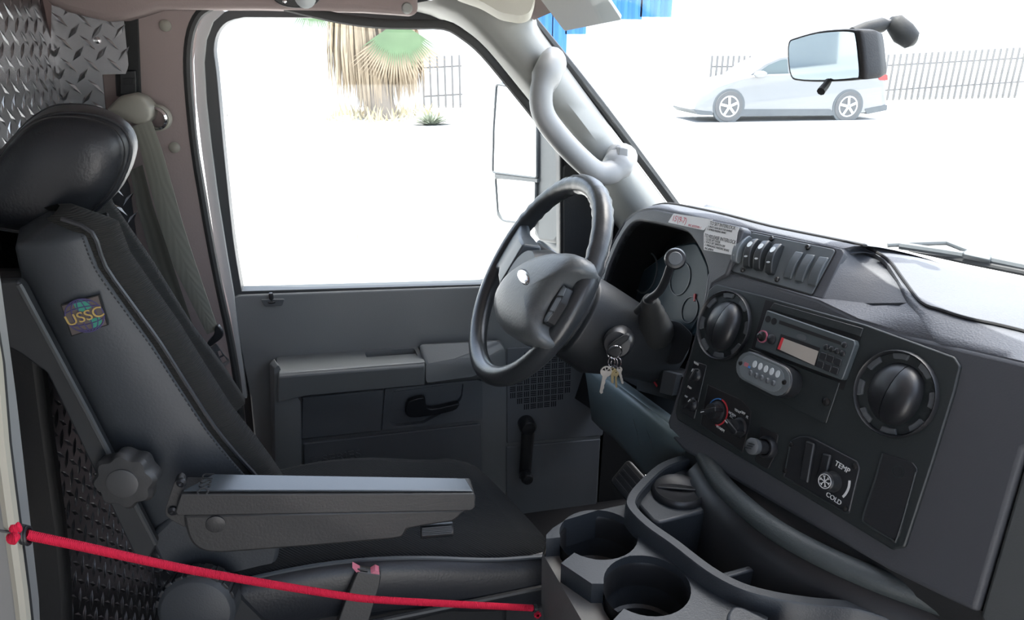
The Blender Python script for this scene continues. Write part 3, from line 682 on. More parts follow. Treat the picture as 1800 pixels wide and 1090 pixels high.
# ------------------------------------------------------------------ radio and blanking plate
FRd = Fr(Fb.P(0, 0, .002), Fb.ex, Fb.n)
obj('radio_recess', pprism(Fb, [(1346, 527), (1519, 576), (1511, 598), (1482, 686), (1318, 622)], -.0035, .0006, 2), DRK, dash)
obj('radio_shelf', pprism(Fb, [(1360, 532), (1517, 577), (1512, 592), (1353, 543)], 0, .0025), BEZ, dash, bevel=.0008)
rc = [(1348, 545), (1501, 598), (1503, 606), (1482, 664), (1478, 668), (1327, 611), (1328, 605)]
ra = [Fb.px(*p) for p in ((1348, 545), (1501, 599), (1480, 667), (1328, 610))]
FRd = Fr(ra[3], ra[2] - ra[3], FP.n)
radio = thing('car_radio', ra[3], 'black car radio with slot, grey display and small buttons', 'radio')
W0, W1 = 0, .010
FRf = Fr(FRd.P(0, 0, W1), FRd.ex, FRd.n)
def rp(x, y): return FRf.uv(1200 + x / 4.956, 500 + y / 4.956)
RADM = mk('radio_face', (.055, .066, .07), .35, bump=.1, scale=600)
obj('face', pprism(FRd, rc, W0, W1, 2), RADM, radio, bevel=.002)
sl = [rp(*p) for p in ((845, 312), (1378, 500), (1376, 528), (838, 343))]
obj('disc_slot', prism(FRf, rnd(sl, .001), -.004, .0005), DRK, radio)
obj('display_frame', prism(FRf, rnd([rp(*p) for p in ((858, 432), (1197, 553), (1160, 715), (812, 573))], .001), -.002, .0006), DRK, radio)
obj('display', prism(FRf, [rp(*p) for p in ((882, 470), (1187, 583), (1150, 707), (845, 568))], -.002, .0010), LCD, radio)
obj('display_edge_glow', prism(FRf, [rp(*p) for p in ((868, 462), (888, 470), (852, 572), (830, 562))], -.002, .0012), REDPR, radio)
for x, y in ((1253, 548), (1300, 565), (1347, 583), (1395, 602), (1412, 528)):
    obj('round_button', lathe(FRf, *rp(x, y), [(.0042, 0), (.0042, .0015), (.003, .0026), (.001, .0028)], 12), BLK, radio)
for x, y in ((1230, 627), (1293, 650), (1357, 677), (1207, 700), (1270, 727), (1333, 752)):
    u, v = rp(x, y); obj('preset_button', prism(FRf, rnd([(u - .0054, v - .0047), (u + .0054, v - .0047), (u + .0054, v + .0047), (u - .0054, v + .0047)], .002), 0, .0025), BLK, radio, bevel=.0007)
kn = obj('volume_knob', lathe(FRf, *rp(700, 455), [(.0075, 0), (.0075, .003), (.006, .004), (.004, .0045), (.004, .009), (.002, .010)], 18), SCRW, radio)
obj('knob_ring', lathe(FRf, *rp(700, 455), [(.0092, 0), (.0092, .002), (.0076, .002), (.0076, 0)], 18, cap=False), REDP, kn)
obj('tune_button', lathe(FRf, *rp(780, 480), [(.0072, 0), (.0072, .003), (.005, .0048), (.001, .005)], 18), BLK, radio)
for x, y in ((745, 303), (797, 322)): obj('key_hole', lathe(FRf, *rp(x, y), [(.005, -.001), (.005, .0006), (.001, .0006)], 14), DRK, radio)
u, v = rp(1037, 460); obj('emblem', prism(FRf, circ(u, v, .004, 20, 2.2), 0, .0006), GRY, radio)
bl = [(1316, 612), (1476, 672), (1473, 682), (1452, 744), (1447, 744), (1297, 670)]
pl_ = obj('blanking_plate', pprism(Fb, bl, 0, .003, 2), BEZ, dash, bevel=.001)
obj('screw', lathe(Fb, *Fb.uv(1456, 707), [(.0055, .003), (.0055, .0055), (.003, .007), (.001, .007)], 14), SCRW, pl_)
# ------------------------------------------------------------------ pill shaped push-button box
FX = Fr(Fb.P(0, 0, .026), FRd.ex, FP.n)
def cp(x, y): return FX.uv(1200 + x / 4.956, 500 + y / 4.956)
c0, c1 = cp(548, 705), cp(850, 850)
cx, cy = (c0[0] + c1[0]) / 2, (c0[1] + c1[1]) / 2
rot = math.atan2(c1[1] - c0[1], c1[0] - c0[0]); half = math.hypot(c1[0] - c0[0], c1[1] - c0[1]) / 2
PBX = mk('push_box_face', (.10, .115, .12), .45, var=.1)
cb = thing('push_button_box', FX.P(cx, cy, -.025), 'pill-shaped push-button box with pale ovals stuck below the radio', 'switch box')
obj('case', prism(FX, pill(cx, cy, half + .018, .0225, rot), -.025, 0), BLK, cb, bevel=.003)
obj('face_plate', prism(FX, pill(cx, cy, half + .0165, .021, rot), 0, .0012), PBX, cb)
obj('membrane', prism(FX, pill(cx - .001, cy, half + .008, .018, rot), .0012, .002), mk('membrane_grey', (.14, .16, .17), .4), cb)
for x, y in ((637, 697), (686, 716), (735, 738), (785, 760), (838, 782)):
    obj('indicator', prism(FX, circ(*cp(x, y), .0052, 14, .68), .002, .0028), LENS, cb)
for x, y in ((607, 772), (655, 795), (703, 815), (752, 840), (805, 863)):
    bt = obj('push_button', lathe(FX, *cp(x, y), [(.0042, .002), (.0042, .004), (.003, .0055), (.001, .0057)], 12, sx=.75), GRY, cb)
for x, y in ((512, 685), (890, 853)): obj('screw', lathe(FX, *cp(x, y), [(.0038, 0), (.0038, .002), (.002, .003), (.0005, .003)], 12), SCRW, cb)
obj('red_logo', fbox(FX, *cp(563, 700), .002, .0024, .0042, .0028, rot), mk('faded_red_print', (.35, .12, .14), .6), cb)
obj('blue_logo', fbox(FX, *cp(588, 722), .002, .0024, .0022, .0015, rot), BLUEP, cb)
# ------------------------------------------------------------------ climate controls
def hp(x, y, w=0): return Fb.uv(1170 + x / 3.632, 620 + y / 3.632, w)
def knob(parent, u, v, r_, h, a, name='knob', mat=None):
    k = obj(name, lathe(Fb, u, v, [(r_, .001), (r_, .004), (r_ * .8, .006), (r_ * .72, h), (r_ * .5, h + .001)], 24), mat or BLK, parent)
    obj('grip', fbox(Fb, u, v, .004, h + .006, r_ * .95, r_ * .22, a), mat or BLK, k, bevel=.0015)
    obj('pointer', fbox(Fb, u + math.cos(a) * r_ * .7, v + math.sin(a) * r_ * .7, h + .006, h + .0066, r_ * .22, .0006, a), WINK, k)
    return k
def arc(u, v, r_, a0, a1, wd, w0=.001, w1=.0018, n=14):
    o_ = [(u + (r_ + wd) * math.cos(a0 + (a1 - a0) * i / n), v + (r_ + wd) * math.sin(a0 + (a1 - a0) * i / n)) for i in range(n + 1)]
    i_ = [(u + r_ * math.cos(a0 + (a1 - a0) * i / n), v + r_ * math.sin(a0 + (a1 - a0) * i / n)) for i in range(n, -1, -1)]
    return prism(Fb, o_ + i_, w0, w1)
cc = thing('climate_control', Fb.px(1270, 740), 'climate control with blue and red ringed temperature knob', 'control panel')
hv = [(1244, 676), (1303, 703), (1320, 722), (1318, 745), (1305, 795), (1231, 747)]
obj('plate', pprism(Fb, hv, -.002, .001, 3), DRK, cc, bevel=.001)
obj('plate_edge', tube([Fb.px(a, c, .0015) for a, c in ((1244, 676), (1231, 747), (1305, 795))], .0012, 6), BEZ, cc)
u, v = hp(335, 378)
knob(cc, u, v, .0165, .016, R(215), 'temperature_knob')
obj('blue_arc', arc(u, v, .0195, R(95), R(200), .0018), BLUEP, cc); obj('red_arc', arc(u, v, .0195, R(-75), R(90), .0022), REDPR, cc)
text('lettering', 'WARM', WINK, cc, FP, *FP.uv(1271, 754), .006, w=.006, align='CENTER')
u, v = hp(480, 478); knob(cc, u, v, .015, .016, R(165), 'mode_knob')
for s, x, y in (('NORM', 443, 395), ('A/C', 440, 412), ('VENT', 478, 376), ('OFF', 512, 387), ('FL', 540, 415)):
    text('lettering', s, WINK, cc, FP, *FP.uv(1170 + x / 3.632, 620 + y / 3.632), .0052, w=.0062, align='CENTER')
# ------------------------------------------------------------------ narrow panel of two small knobs
sp = thing('rear_fan_control', Fb.px(1222, 690), 'narrow panel of two small fan knobs at the edge of the black panel', 'control panel')
obj('plate', pprism(Fb, [(1219, 634), (1242, 642), (1220, 738), (1196, 722)], -.002, .001, 3), BLK, sp, bevel=.001)
for x, y, a in ((1226, 660, 80), (1219, 711, 60)):
    u, v = Fb.uv(x, y); knob(sp, u, v, .0115, .010, R(a), 'fan_knob')
text('lettering', 'VENT', WINK, sp, FP, *FP.uv(1229, 640), .005, w=.0062, align='CENTER')
text('lettering', 'FAN', WINK, sp, FP, *FP.uv(1217, 682), .005, w=.0062, align='CENTER')
text('lettering', 'OFF', WINK, sp, FP, *FP.uv(1211, 698), .0042, w=.0062, align='CENTER')
# ------------------------------------------------------------------ cigarette lighter
li = thing('cigarette_lighter', Fb.px(1353, 785), 'black cigarette lighter and socket below the radio', 'lighter')
obj('socket_plate', pprism(Fb, [(1336, 749), (1368, 764), (1362, 800), (1350, 825), (1326, 812), (1330, 790)], -.002, .0012, 4), DRK, li, bevel=.001)
u, v = Fb.uv(1351, 787)
obj('socket', lathe(Fb, u, v, [(.0165, 0), (.0165, .006), (.014, .010), (.0115, .010), (.0115, 0)], 24, cap=False), BLK, li)
axis = [Fb.P(u, v, .0), Fb.P(u - .002, v - .001, .022)]
obj('barrel', tube(axis, .010, 18), BLK, li)
FLk = Fr(Fb.P(u - .002, v - .001, .022), Fb.ex, Fb.n)
kb = obj('knob', lathe(FLk, 0, 0, [(.008, 0), (.0115, .002), (.0118, .010), (.009, .0125), (.002, .013)], 22), GRY, li)
for d in (-.004, 0, .004): obj('ridge', fbox(FLk, d * .3, d, .0125, .0138, .005, .0006, .3), BLK, kb)
# ------------------------------------------------------------------ air-conditioning panel
ac = thing('cooling_control_panel', Fb.px(1440, 840), 'black panel with snowflake knob reading TEMP and COLD', 'control panel')
obj('plate', pprism(Fb, [(1390, 773), (1407, 766), (1423, 767), (1507, 811), (1511, 824), (1492, 903), (1484, 903), (1378, 841), (1377, 832)], -.002, .0025, 4), BLK, ac, bevel=.0015)
obj('plate_lip', tube([Fb.px(a, c, .003) for a, c in ((1390, 776), (1378, 838), (1485, 901), (1492, 900))], .0013, 6), BEZ, ac)
for cx_, cy_ in ((1418, 812), (1447, 822)):
    a0, a1, a2, a3 = [Fb.uv(cx_ + dx, cy_ + dy, .01) for dx, dy in ((-4, -38 if cx_ < 1430 else -26), (11, -32 if cx_ < 1430 else -22), (-1, 38 if cx_ < 1430 else 30), (-16, 30 if cx_ < 1430 else 24))]
    obj('blank_cover', prism(Fb, rnd([a0, a1, a2, a3], .003), .002, .008), BLK, ac, bevel=.003)
u, v = Fb.uv(1466, 847)
kb = obj('temperature_knob', lathe(Fb, u, v, [(.0135, .002), (.0130, .008), (.012, .010), (.0118, .0165), (.010, .018), (.002, .018)], 24), BLK, ac)
obj('snowflake_ring', lathe(Fb, u, v, [(.0095, .0177), (.0095, .0187), (.0086, .0187), (.0086, .0177)], 24, cap=False), WINK, kb)
fl = []
for k in range(6):
    a = k * math.pi / 3
    fl.append(fbox(Fb, u + .0035 * math.cos(a), v + .0035 * math.sin(a), .018, .0187, .0036, .0005, a))
    for s in (-.7, .7): fl.append(fbox(Fb, u + .0052 * math.cos(a) + .001 * math.cos(a + s), v + .0052 * math.sin(a) + .001 * math.sin(a + s), .018, .0187, .0015, .0004, a + s))
obj('snowflake', join(*fl), WINK, kb, smooth=0)
text('lettering', 'TEMP', WINK, ac, FP, *FP.uv(1487, 822), .0095, w=.0075, align='CENTER')
text('lettering', 'COLD', WINK, ac, FP, *FP.uv(1472, 877), .0086, w=.0075, align='CENTER')
uu, vv = Fb.uv(1462, 842); ra_ = Fb.uv(1499, 842)[0] - uu
obj('scale_arc', arc(uu, vv, ra_, R(-24), R(26), .0028, .0025, .0032), WINK, ac)
for x, y in ((1394, 782), (1383, 828), (1505, 820), (1488, 894)): obj('screw', lathe(Fb, *Fb.uv(x, y), [(.0035, .002), (.0035, .004), (.002, .005), (.0005, .005)], 10), SCRW, ac)
# ------------------------------------------------------------------ pocket with a push lid
pk = [(1551, 795), (1603, 812), (1613, 825), (1580, 945), (1566, 949), (1521, 922), (1514, 908)]
ash = obj('ash_pocket', pprism(Fb, pk, -.002, .0012, 5), BLK, dash, bevel=.001)
obj('pocket_lip', tube(cat([Fb.px(a, c, .0015) for a, c in ((1551, 797), (1536, 850), (1517, 908), (1524, 922), (1566, 947), (1578, 943), (1610, 830))], 3), .0013, 6), BEZ, ash)
obj('push_ring', lathe(Fb, *Fb.uv(1580, 829), [(.0075, .001), (.0075, .002), (.0062, .002), (.0062, .001)], 18, cap=False), BEZ, ash)
# ------------------------------------------------------------------ rocker switch panel on the pod
FQ = Fr(FPd.P(0, 0, .0), FPd.ex, FPd.n)
def qp(x, y, w=0): return FQ.uv(1100 + x / 4.5, 360 + y / 4.5, w)
swp = thing('switch_panel', FQ.px(1375, 465), 'row of rocker switches in a grey panel above the radio', 'switch panel')
SWP = mk('switch_panel_grey', (.07, .08, .085), .45)
q = [qp(*p) for p in ((1005, 222), (1650, 355), (1658, 372), (1480, 705), (1465, 712), (850, 530), (838, 505), (850, 480))]
obj('plate', prism(FQ, rnd(q, .003), -.001, .002), SWP, swp, bevel=.001)
obj('plate_gap', prism(FQ, rnd([qp(*p) for p in ((1000, 214), (1658, 349), (1668, 372), (1484, 716), (1462, 722), (842, 538), (828, 508), (842, 474))], .003), -.001, .0007), DRK, swp)
def rocker(top, bot, wd, h, mat, lens, lift=0):
    (u0, v0), (u1, v1) = qp(*bot), qp(*top)
    L = math.hypot(u1 - u0, v1 - v0); F = Fr(FQ.P((u0 + u1) / 2, (v0 + v1) / 2, 0), FQ.ey * (v1 - v0) + FQ.ex * (u1 - u0), FQ.n)
    prof = []
    for i in range(9):
        t = i / 8; x = -L / 2 + L * t; prof.append((x, h * (.55 + .45 * math.sin(math.pi * t)) + lift * t))
    rings = [[F.P(x, y, w_) for x, w_ in prof] + [F.P(L / 2, y, .001), F.P(-L / 2, y, .001)] for y in (-wd, wd)]
    o = obj('rocker_switch' if lens else 'blank_cover', loft(rings), mat, swp, bevel=.0018)
    if lens:
        obj('upper_lens', prism(Fr(F.P(L * .22, 0, prof[6][1] + .0), F.ex - F.n * .25, F.n + F.ex * .25), circ(0, 0, wd * .62, 14, 1.35), -.002, .0012), LENS, o)
        obj('lower_lens', prism(Fr(F.P(-L * .2, 0, prof[2][1]), F.ex + F.n * .25, F.n - F.ex * .25), circ(0, 0, wd * .5, 12, .45), -.002, .001), LENS, o)
    return o
RK = mk('rocker_black', (.02, .023, .025), .4); RKG = mk('blank_grey', (.06, .07, .075), .4)
rocker((985, 260), (880, 470), .0062, .019, mk('rocker_glossy_grey', (.13, .15, .16), .3, coat=.5), False)
rocker((1050, 290), (980, 510), .0066, .019, RK, True); rocker((1140, 305), (1060, 530), .0066, .019, RK, True); rocker((1235, 330), (1155, 560), .0066, .019, RK, True)
rocker((1385, 380), (1285, 590), .0072, .008, RKG, False); rocker((1475, 400), (1375, 615), .0076, .008, RKG, False); rocker((1580, 420), (1480, 645), .0078, .008, RKG, False)
for x, y in ((1163, 275), (1448, 342), (932, 520), (1205, 597)): obj('screw', lathe(FQ, *qp(x, y), [(.0042, .001), (.0042, .004), (.003, .0055), (.001, .0057)], 12), SCRW, swp)
# ------------------------------------------------------------------ stickers
s1 = [(1184, 375), (1253, 386), (1237, 405), (1174, 391)]
a0, a1 = FCl.uv(1174, 391), FCl.uv(1184, 375)
st1 = thing('sticker', FCl.px(1205, 388), 'white sticker with red handwriting on the instrument hood', 'sticker')
obj('paper', pprism(FCl, s1, .0003, .0012, 2), PAPER, st1, smooth=0)
x0, x1 = FCl.px(1174, 391), FCl.px(1237, 405); Ft = Fr(x0, x1 - x0, FCl.n)
text('handwriting', "15'(9-7)", REDINK, st1, Ft, *Ft.uv(1183, 384), .015, w=.0014, ex=.0001)
text('print', 'INC #3333101-1', REDINK, st1, Ft, *Ft.uv(1211, 396), .0058, w=.0014, ex=.0001)
st2 = thing('sticker', FCl.px(1265, 420), 'white interlock instruction sticker between instruments and switches', 'sticker')
obj('paper', pprism(FCl, [(1248, 388), (1299, 400), (1296, 410), (1290, 449), (1237, 439), (1237, 410)], .0003, .0012, 1), PAPER, st2, smooth=0)
x0, x1 = FCl.px(1240, 412), FCl.px(1292, 424); Ft = Fr(x0, x1 - x0, FCl.n)
for s, a, c, z in (('TO SET INTERLOCK', 1249, 392.5, .0085), ('1. PLACE GEAR SELECTOR IN PARK', 1246, 398.5, .0046), ('2. DEPRESS PARKING BRAKE', 1244, 403, .0046), ('TO RELEASE INTERLOCK', 1239.5, 414, .0085), ('1. CLOSE LIFT DOOR', 1239.5, 420, .0052), ('2. PLACE LIFT SWITCH OFF', 1239.5, 425, .0052), ('3. DISENGAGE PARKING BRAKE', 1240, 430.5, .0052), ('INC #70774', 1240, 436.5, .0052)):
    text('print', s, INK, st2, Ft, *Ft.uv(a, c), z, w=.0014, ex=.0001, sx=.92)
# ------------------------------------------------------------------ knee panel and interlock unit
kp = thing('knee_panel', PX(1120, 780, .5), 'teal grey knee panel below the steering column', 'panel')
kb_ = [PX(a, c, .53) for a, c in ((1020, 626), (1060, 650), (1097, 676), (1140, 708), (1180, 738), (1225, 775))]
kc_ = [PX(a, c, .487) for a, c in ((1026, 640), (1058, 664), (1084, 683), (1130, 718), (1180, 758))] + [PX(1236, 800, .515)]
km_ = [PX(a, c, .497) for a, c in ((1034, 690), (1050, 706), (1080, 726), (1120, 762), (1150, 790))] + [PX(1205, 828, .53)]
kl_ = [PX(a, c, .54) for a, c in ((1040, 738), (1056, 754), (1078, 770), (1105, 800), (1130, 832), (1175, 856))]
cols_ = [cat([a, b_, c_, d], 4) for a, b_, c_, d in zip(kb_, kc_, km_, kl_)]
obj('moulding', sheet(cols_, .01, (1, 0, 0)), KNEE, kp, smooth=70)
for a, c, e, f_ in ((1113, 737, 1124, 782), (1134, 748, 1148, 792), (1121, 727, 1125, 735)):
    obj('scratch', tube([PX(a, c, .4885), PX((a + e) / 2 + 1, (c + f_) / 2, .490), PX(e, f_, .494)], .0006, 5), GRY, kp)
FI = Fr(PX(1165, 670, .53), (math.sin(R(8)), -1, 0), nrm(8, 6))
iu = thing('interlock_unit', FI.px(1165, 690), 'small interlock unit with yellow and white dots below the column', 'control unit')
obj('case', pprism(FI, [(1128, 640), (1200, 662), (1190, 706), (1118, 686)], -.05, 0, 2), BLKM, iu, bevel=.002)
obj('grey_cover', pprism(FI, [(1166, 652), (1190, 658), (1181, 696), (1159, 690)], 0, .012, 1), GRY, iu, bevel=.001)
for a, c, m in ((1146, 657, WINK), (1154, 663, YEL)): obj('indicator', lathe(FI, *FI.uv(a, c), [(.0055, 0), (.0055, .002), (.001, .0025)], 14), m, iu)
obj('red_text', fbox(FI, *FI.uv(1152, 674), 0, .0008, .008, .002, -.3), REDPR, iu)

# ================================================================== STEERING
WC = V((.298, 1.159, .819)); az_, el_ = R(183.58), R(31.2)
wn = V((math.cos(el_) * math.cos(az_), math.cos(el_) * math.sin(az_), math.sin(el_)))
FW = Fr(WC, (0, -1, 0), wn)
RIMM = mk('rim_leather', (.028, .031, .034), .3, bump=.25, scale=240, var=.15)
PADM = mk('airbag_pad', (.085, .093, .097), .42, bump=.45, scale=220, var=.1)
SPK = mk('spoke_grey', (.06, .07, .078), .42, bump=.2, scale=300)
sw = thing('steering_wheel', FW.P(0, 0, -.02), 'black leather-rimmed steering wheel with oval badge', 'steering wheel')
N = 96; rim, rr = [], []
for i in range(N):
    a = 2 * math.pi * i / N
    bump = .0011 * math.sin(a * 44) if (R(100) < a < R(160) or R(20) < a < R(80)) else 0
    rim.append(FW.P(.185 * math.cos(a), .185 * math.sin(a), .0)); rr.append(.0175 + bump)
obj('rim', tube(rim, rr, 14, closed=True, up=wn), RIMM, sw, smooth=70)
pad = cat([(873, 534), (877, 515), (890, 493), (908, 476), (940, 457), (973, 447), (1003, 446), (1022, 454), (1020, 474), (1000, 491), (977, 518), (959, 548), (953, 574), (950, 594), (936, 603), (910, 597), (885, 580), (875, 558)], 3, True)
puv = [FW.uv(p[0], p[1], .03) for p in pad]
pcx = sum(p[0] for p in puv) / len(puv); pcy = sum(p[1] for p in puv) / len(puv)
def pring(s, w_): return [FW.P(pcx + (a - pcx) * s, pcy + (b_ - pcy) * s, w_) for a, b_ in puv]
obj('airbag_pad', loft([pring(.96, -.01), pring(1.03, .01), pring(1.0, .03), pring(.92, .041), pring(.75, .048), pring(.45, .052), pring(.15, .053)]), PADM, sw, smooth=75)
obj('hub', lathe(FW, 0, -.01, [(.05, .03), (.066, .0), (.07, -.03), (.066, -.055), (.05, -.06)], 28), BLK, sw)
for s in (-1, 1):
    rows = []
    for x, h0, h1, w0, w1 in ((.05, -.06, .05, -.012, .032), (.09, -.052, .052, -.012, .028), (.13, -.044, .054, -.012, .018), (.16, -.048, .066, -.012, .012), (.183, -.066, .082, -.010, .008)):
        cy = 0; rows.append([FW.P(s * x, h0, 0), FW.P(s * x, h0 + .012, w0), FW.P(s * x, h1 - .012, w0), FW.P(s * x, h1, 0), FW.P(s * x, h1 - .012, w1), FW.P(s * x, h0 + .012, w1)])
    obj('spoke', loft(rows), SPK, sw, bevel=.004, seg=2, smooth=60)
u, v = FW.uv(927, 491, .045)
bd = obj('badge', lathe(FW, u, v, [(.0092, .040), (.0092, .0535), (.0075, .0555), (.002, .056)], 28, sx=3.3), CHROME, sw)  # blue oval drawn in chrome: its blown-out glare is put into the material
obj('badge_surround', lathe(FW, u, v, [(.0125, .036), (.0125, .0505), (.011, .0525), (.0095, .050)], 28, sx=2.9, cap=False), BLK, sw)
Fpd = Fr(FW.P(0, 0, .047), FW.ex, FW.n)
text('lettering', 'AIRBAG', GRY, sw, Fpd, *Fpd.uv(894, 547), .0085, w=.0022, align='CENTER', rot=0)
obj('airbag_outline', tube([Fpd.P(*[x + y for x, y in zip(Fpd.uv(894, 547), p)], .0015) for p in pill(0, 0, .019, .007)], .0006, 5, closed=True), GRY, sw)
for s, pts in ((1, [(989, 497), (996, 505), (984, 531), (962, 566), (954, 570), (952, 563), (968, 530)]), (-1, [(880, 508), (898, 484), (901, 487), (884, 514), (874, 540), (872, 536)])):
    bp_ = obj('button_pod', pprism(FW, pts, .008, .030, 2), BLK, sw, bevel=.002)
    if s == 1:
        for q in ([(990, 501), (994, 506), (988, 520), (979, 520)], [(978, 523), (985, 524), (972, 547), (966, 545)], [(964, 548), (970, 550), (961, 564), (956, 566), (956, 561)]):
            obj('button', pprism(FW, q, .030, .0325, 1), GRY, bp_, bevel=.001)
    else:
        for q in ([(890, 496), (897, 487), (899, 489), (892, 499)], [(879, 516), (888, 500), (890, 502), (881, 519)]): obj('button', pprism(FW, q, .030, .032), GRY, bp_)
# ------------------------------------------------------------------ column
sc = thing('steering_column', FW.P(0, -.02, -.30), 'black steering column with gear lever and ignition lock', 'steering column')
def cring(w_, rx, ry, dv): return [FW.P(rx * math.copysign(abs(math.cos(a)) ** .75, math.cos(a)), dv + ry * math.copysign(abs(math.sin(a)) ** .75, math.sin(a)), w_) for a in [2 * math.pi * i / 32 for i in range(32)]]
COLM = mk('column_shroud', (.014, .016, .018), .5, bump=.25, scale=400)
obj('collar', loft([cring(-.05, .066, .062, -.012), cring(-.055, .08, .074, -.016), cring(-.085, .082, .078, -.02), cring(-.088, .074, .072, -.02)]), COLM, sc, bevel=.003, smooth=60)
obj('shroud', loft([cring(-.088, .068, .068, -.02), cring(-.095, .078, .08, -.024), cring(-.16, .078, .084, -.03), cring(-.22, .07, .072, -.022), cring(-.32, .065, .06, -.01)]), COLM, sc, bevel=.004, smooth=60)
Fig = Fr(PY(1086, 603, 1.065), (.8, -.6, 0), (-.45, -.85, .15))
ig = obj('ignition_lock', lathe(Fig, 0, 0, [(.026, -.03), (.026, .004), (.022, .010), (.008, .011)], 26), BLK, sc)
lv = cat([PY(1120, 548, 1.10), PY(1140, 527, 1.07), PY(1158, 513, 1.04), PY(1170, 492, 1.01), PY(1178, 470, .985), PY(1184, 458, .97)], 4)
gl = obj('gear_lever', tube(lv, .0068, 12), BLK, sc)
Fk = Fr(PY(1187, 455, .965), (.8, -.6, 0), (-.40, -.80, .28))
obj('lever_knob', lathe(Fk, 0, 0, [(.010, -.030), (.015, -.027), (.0165, -.012), (.0165, .006), (.0145, .011), (.0105, .012)], 26), BLK, gl)
obj('overdrive_button', lathe(Fk, 0, 0, [(.0105, .009), (.0105, .0125), (.0095, .0135), (.002, .0137)], 22), GRY, gl)
bt = []
for i in range(9):
    t = i / 8; bt.append((PY(1150, 585, 1.13) * (1 - t) + PY(1142, 526, 1.07) * t, (.036 - .024 * t) + (.0025 if i % 2 else 0)))
obj('lever_boot', tube([p for p, _ in bt], [r_ for _, r_ in bt], 16), RUB, sc, smooth=25)
st_ = obj('indicator_stalk', tube([FW.P(-.06, .045, -.075), PY(957, 446, 1.27), PY(945, 439, 1.29)], [.009, .011, .0125], 14), COLM, sc)
obj('stalk_end', lathe(Fr(PY(945, 439, 1.29), (0, 0, 1), (PY(945, 439, 1.29) - PY(965, 450, 1.25))), 0, 0, [(.0125, 0), (.013, .004), (.010, .008), (.002, .009)], 14), BLK, st_)
# ------------------------------------------------------------------ keys
ky = thing('key_bunch', PY(1080, 625, 1.03), 'bunch of keys on a split ring hanging from the ignition', 'keys')
yk = 1.03
Fkey = Fr(PY(1080, 625, yk), (1, 0, 0), (-.1, -1, .05))
hd = [(1067, 612), (1080, 600), (1100, 588), (1107, 590), (1104, 598), (1085, 612), (1072, 616)]
obj('ignition_key_head', pprism(Fig, hd, .011, .026, 3), BLKM, ky, bevel=.003)
rc_ = Fkey.uv(1080, 619); obj('split_ring', tube([Fkey.P(rc_[0] + .0125 * math.cos(a), rc_[1] + .0125 * math.sin(a), .004 * math.sin(a)) for a in [2 * math.pi * i / 28 for i in range(28)]], .0011, 6, closed=True), CHROME, ky)
for a, c in ((1075, 637), (1080, 638), (1086, 637)):
    q = Fkey.uv(a, c); obj('link_ring', tube([Fkey.P(q[0] + .005 * math.cos(t), q[1] + .009 * math.sin(t), .003 * math.cos(t)) for t in [2 * math.pi * i / 18 for i in range(18)]], .0009, 6, closed=True), CHROME, ky)
def key(head, r_, tip, wd, mat, w_, spokes=False):
    h = Fkey.uv(*head); t = Fkey.uv(*tip); d = V((t[0] - h[0], t[1] - h[1])); L = d.length; d.normalize(); n_ = V((-d.y, d.x))
    def pt(x, y): return (h[0] + d.x * x + n_.x * y, h[1] + d.y * x + n_.y * y)
    blade = [pt(r_ * .8, wd), pt(r_ * 1.3, wd * .7)]
    for i in range(6):
        x = r_ * 1.3 + (L - r_ * 1.3) * (i + .5) / 6; blade.append(pt(x, wd * (.7 if i % 2 else .45)))
    blade += [pt(L, 0), pt(L * .93, -wd * .75), pt(r_ * .8, -wd)]
    k = obj('key', prism(Fkey, blade, w_, w_ + .002), mat, ky, smooth=0)
    if spokes:
        holes = []
        for j in range(3):
            a0 = math.atan2(-d.y, -d.x) + (j - 1) * .95
            holes.append([(h[0] + q * r_ * math.cos(a0 + e), h[1] + q * r_ * math.sin(a0 + e)) for q, e in ((.3, -.25), (.8, -.33), (.8, .33), (.3, .25))])
        obj('bow', prism(Fkey, circ(h[0], h[1], r_, 24), w_, w_ + .002, holes), mat, k, smooth=0)
    else:
        obj('bow', prism(Fkey, circ(h[0], h[1], r_, 18), w_, w_ + .002, [circ(h[0] - d.x * r_ * .5, h[1] - d.y * r_ * .5, r_ * .3, 10)]), mat, k, smooth=0)
key((1064, 651), .0098, (1055, 690), .0042, NICK, .004, True)
key((1082, 656), .005, (1083, 681), .0022, BRASS, .001)
key((1077, 652), .006, (1077, 674), .003, BRASS, -.002)
key((1089, 650), .005, (1095, 675), .0028, NICK, -.002)

# ================================================================== ENGINE COVER AND CONSOLE
ec = thing('engine_cover', (.62, .70, .45), 'dark engine cover with rounded ridge below the dashboard', 'engine cover')
rg = [(1238, 800), (1262, 842), (1300, 882), (1360, 930), (1440, 975), (1530, 1015), (1620, 1048), (1720, 1085), (1800, 1120)]
zr = [.585, .585, .587, .59, .592, .594, .596, .598, .60]
ridge = cat([PZ(a, c, z) for (a, c), z in zip(rg, zr)], 4)
RIDG = mk('ridge_grained_plastic', (.045, .054, .056), .5, bump=.5, scale=330)
obj('ridge', tube(ridge, .015, 14), RIDG, ec)
bk = [FP.px(a, c, -.012) + V((0, 0, .004)) for a, c in ((1205, 792), (1240, 814), (1280, 838), (1340, 873), (1420, 920), (1500, 967), (1580, 1012), (1690, 1066), (1780, 1100))]
dk = [PZ(a, c, z) for (a, c), z in zip(rg, zr)]
obj('slope', sheet([bk, [(a * .5 + b_ * .5) + V((0, 0, -.012)) for a, b_ in zip(bk, dk)], [p + V((0, 0, -.01)) for p in dk]], -.02, (0, 0, 1)), BLKM, ec, smooth=60)
lo = [p + V((-.03, .0, -.03)) for p in dk]; lo2 = [p + V((-.05, .0, -.30)) for p in dk]
obj('inner_wall', sheet([dk, lo, lo2], .01, (1, 0, 0)), BLK, ec, smooth=60)
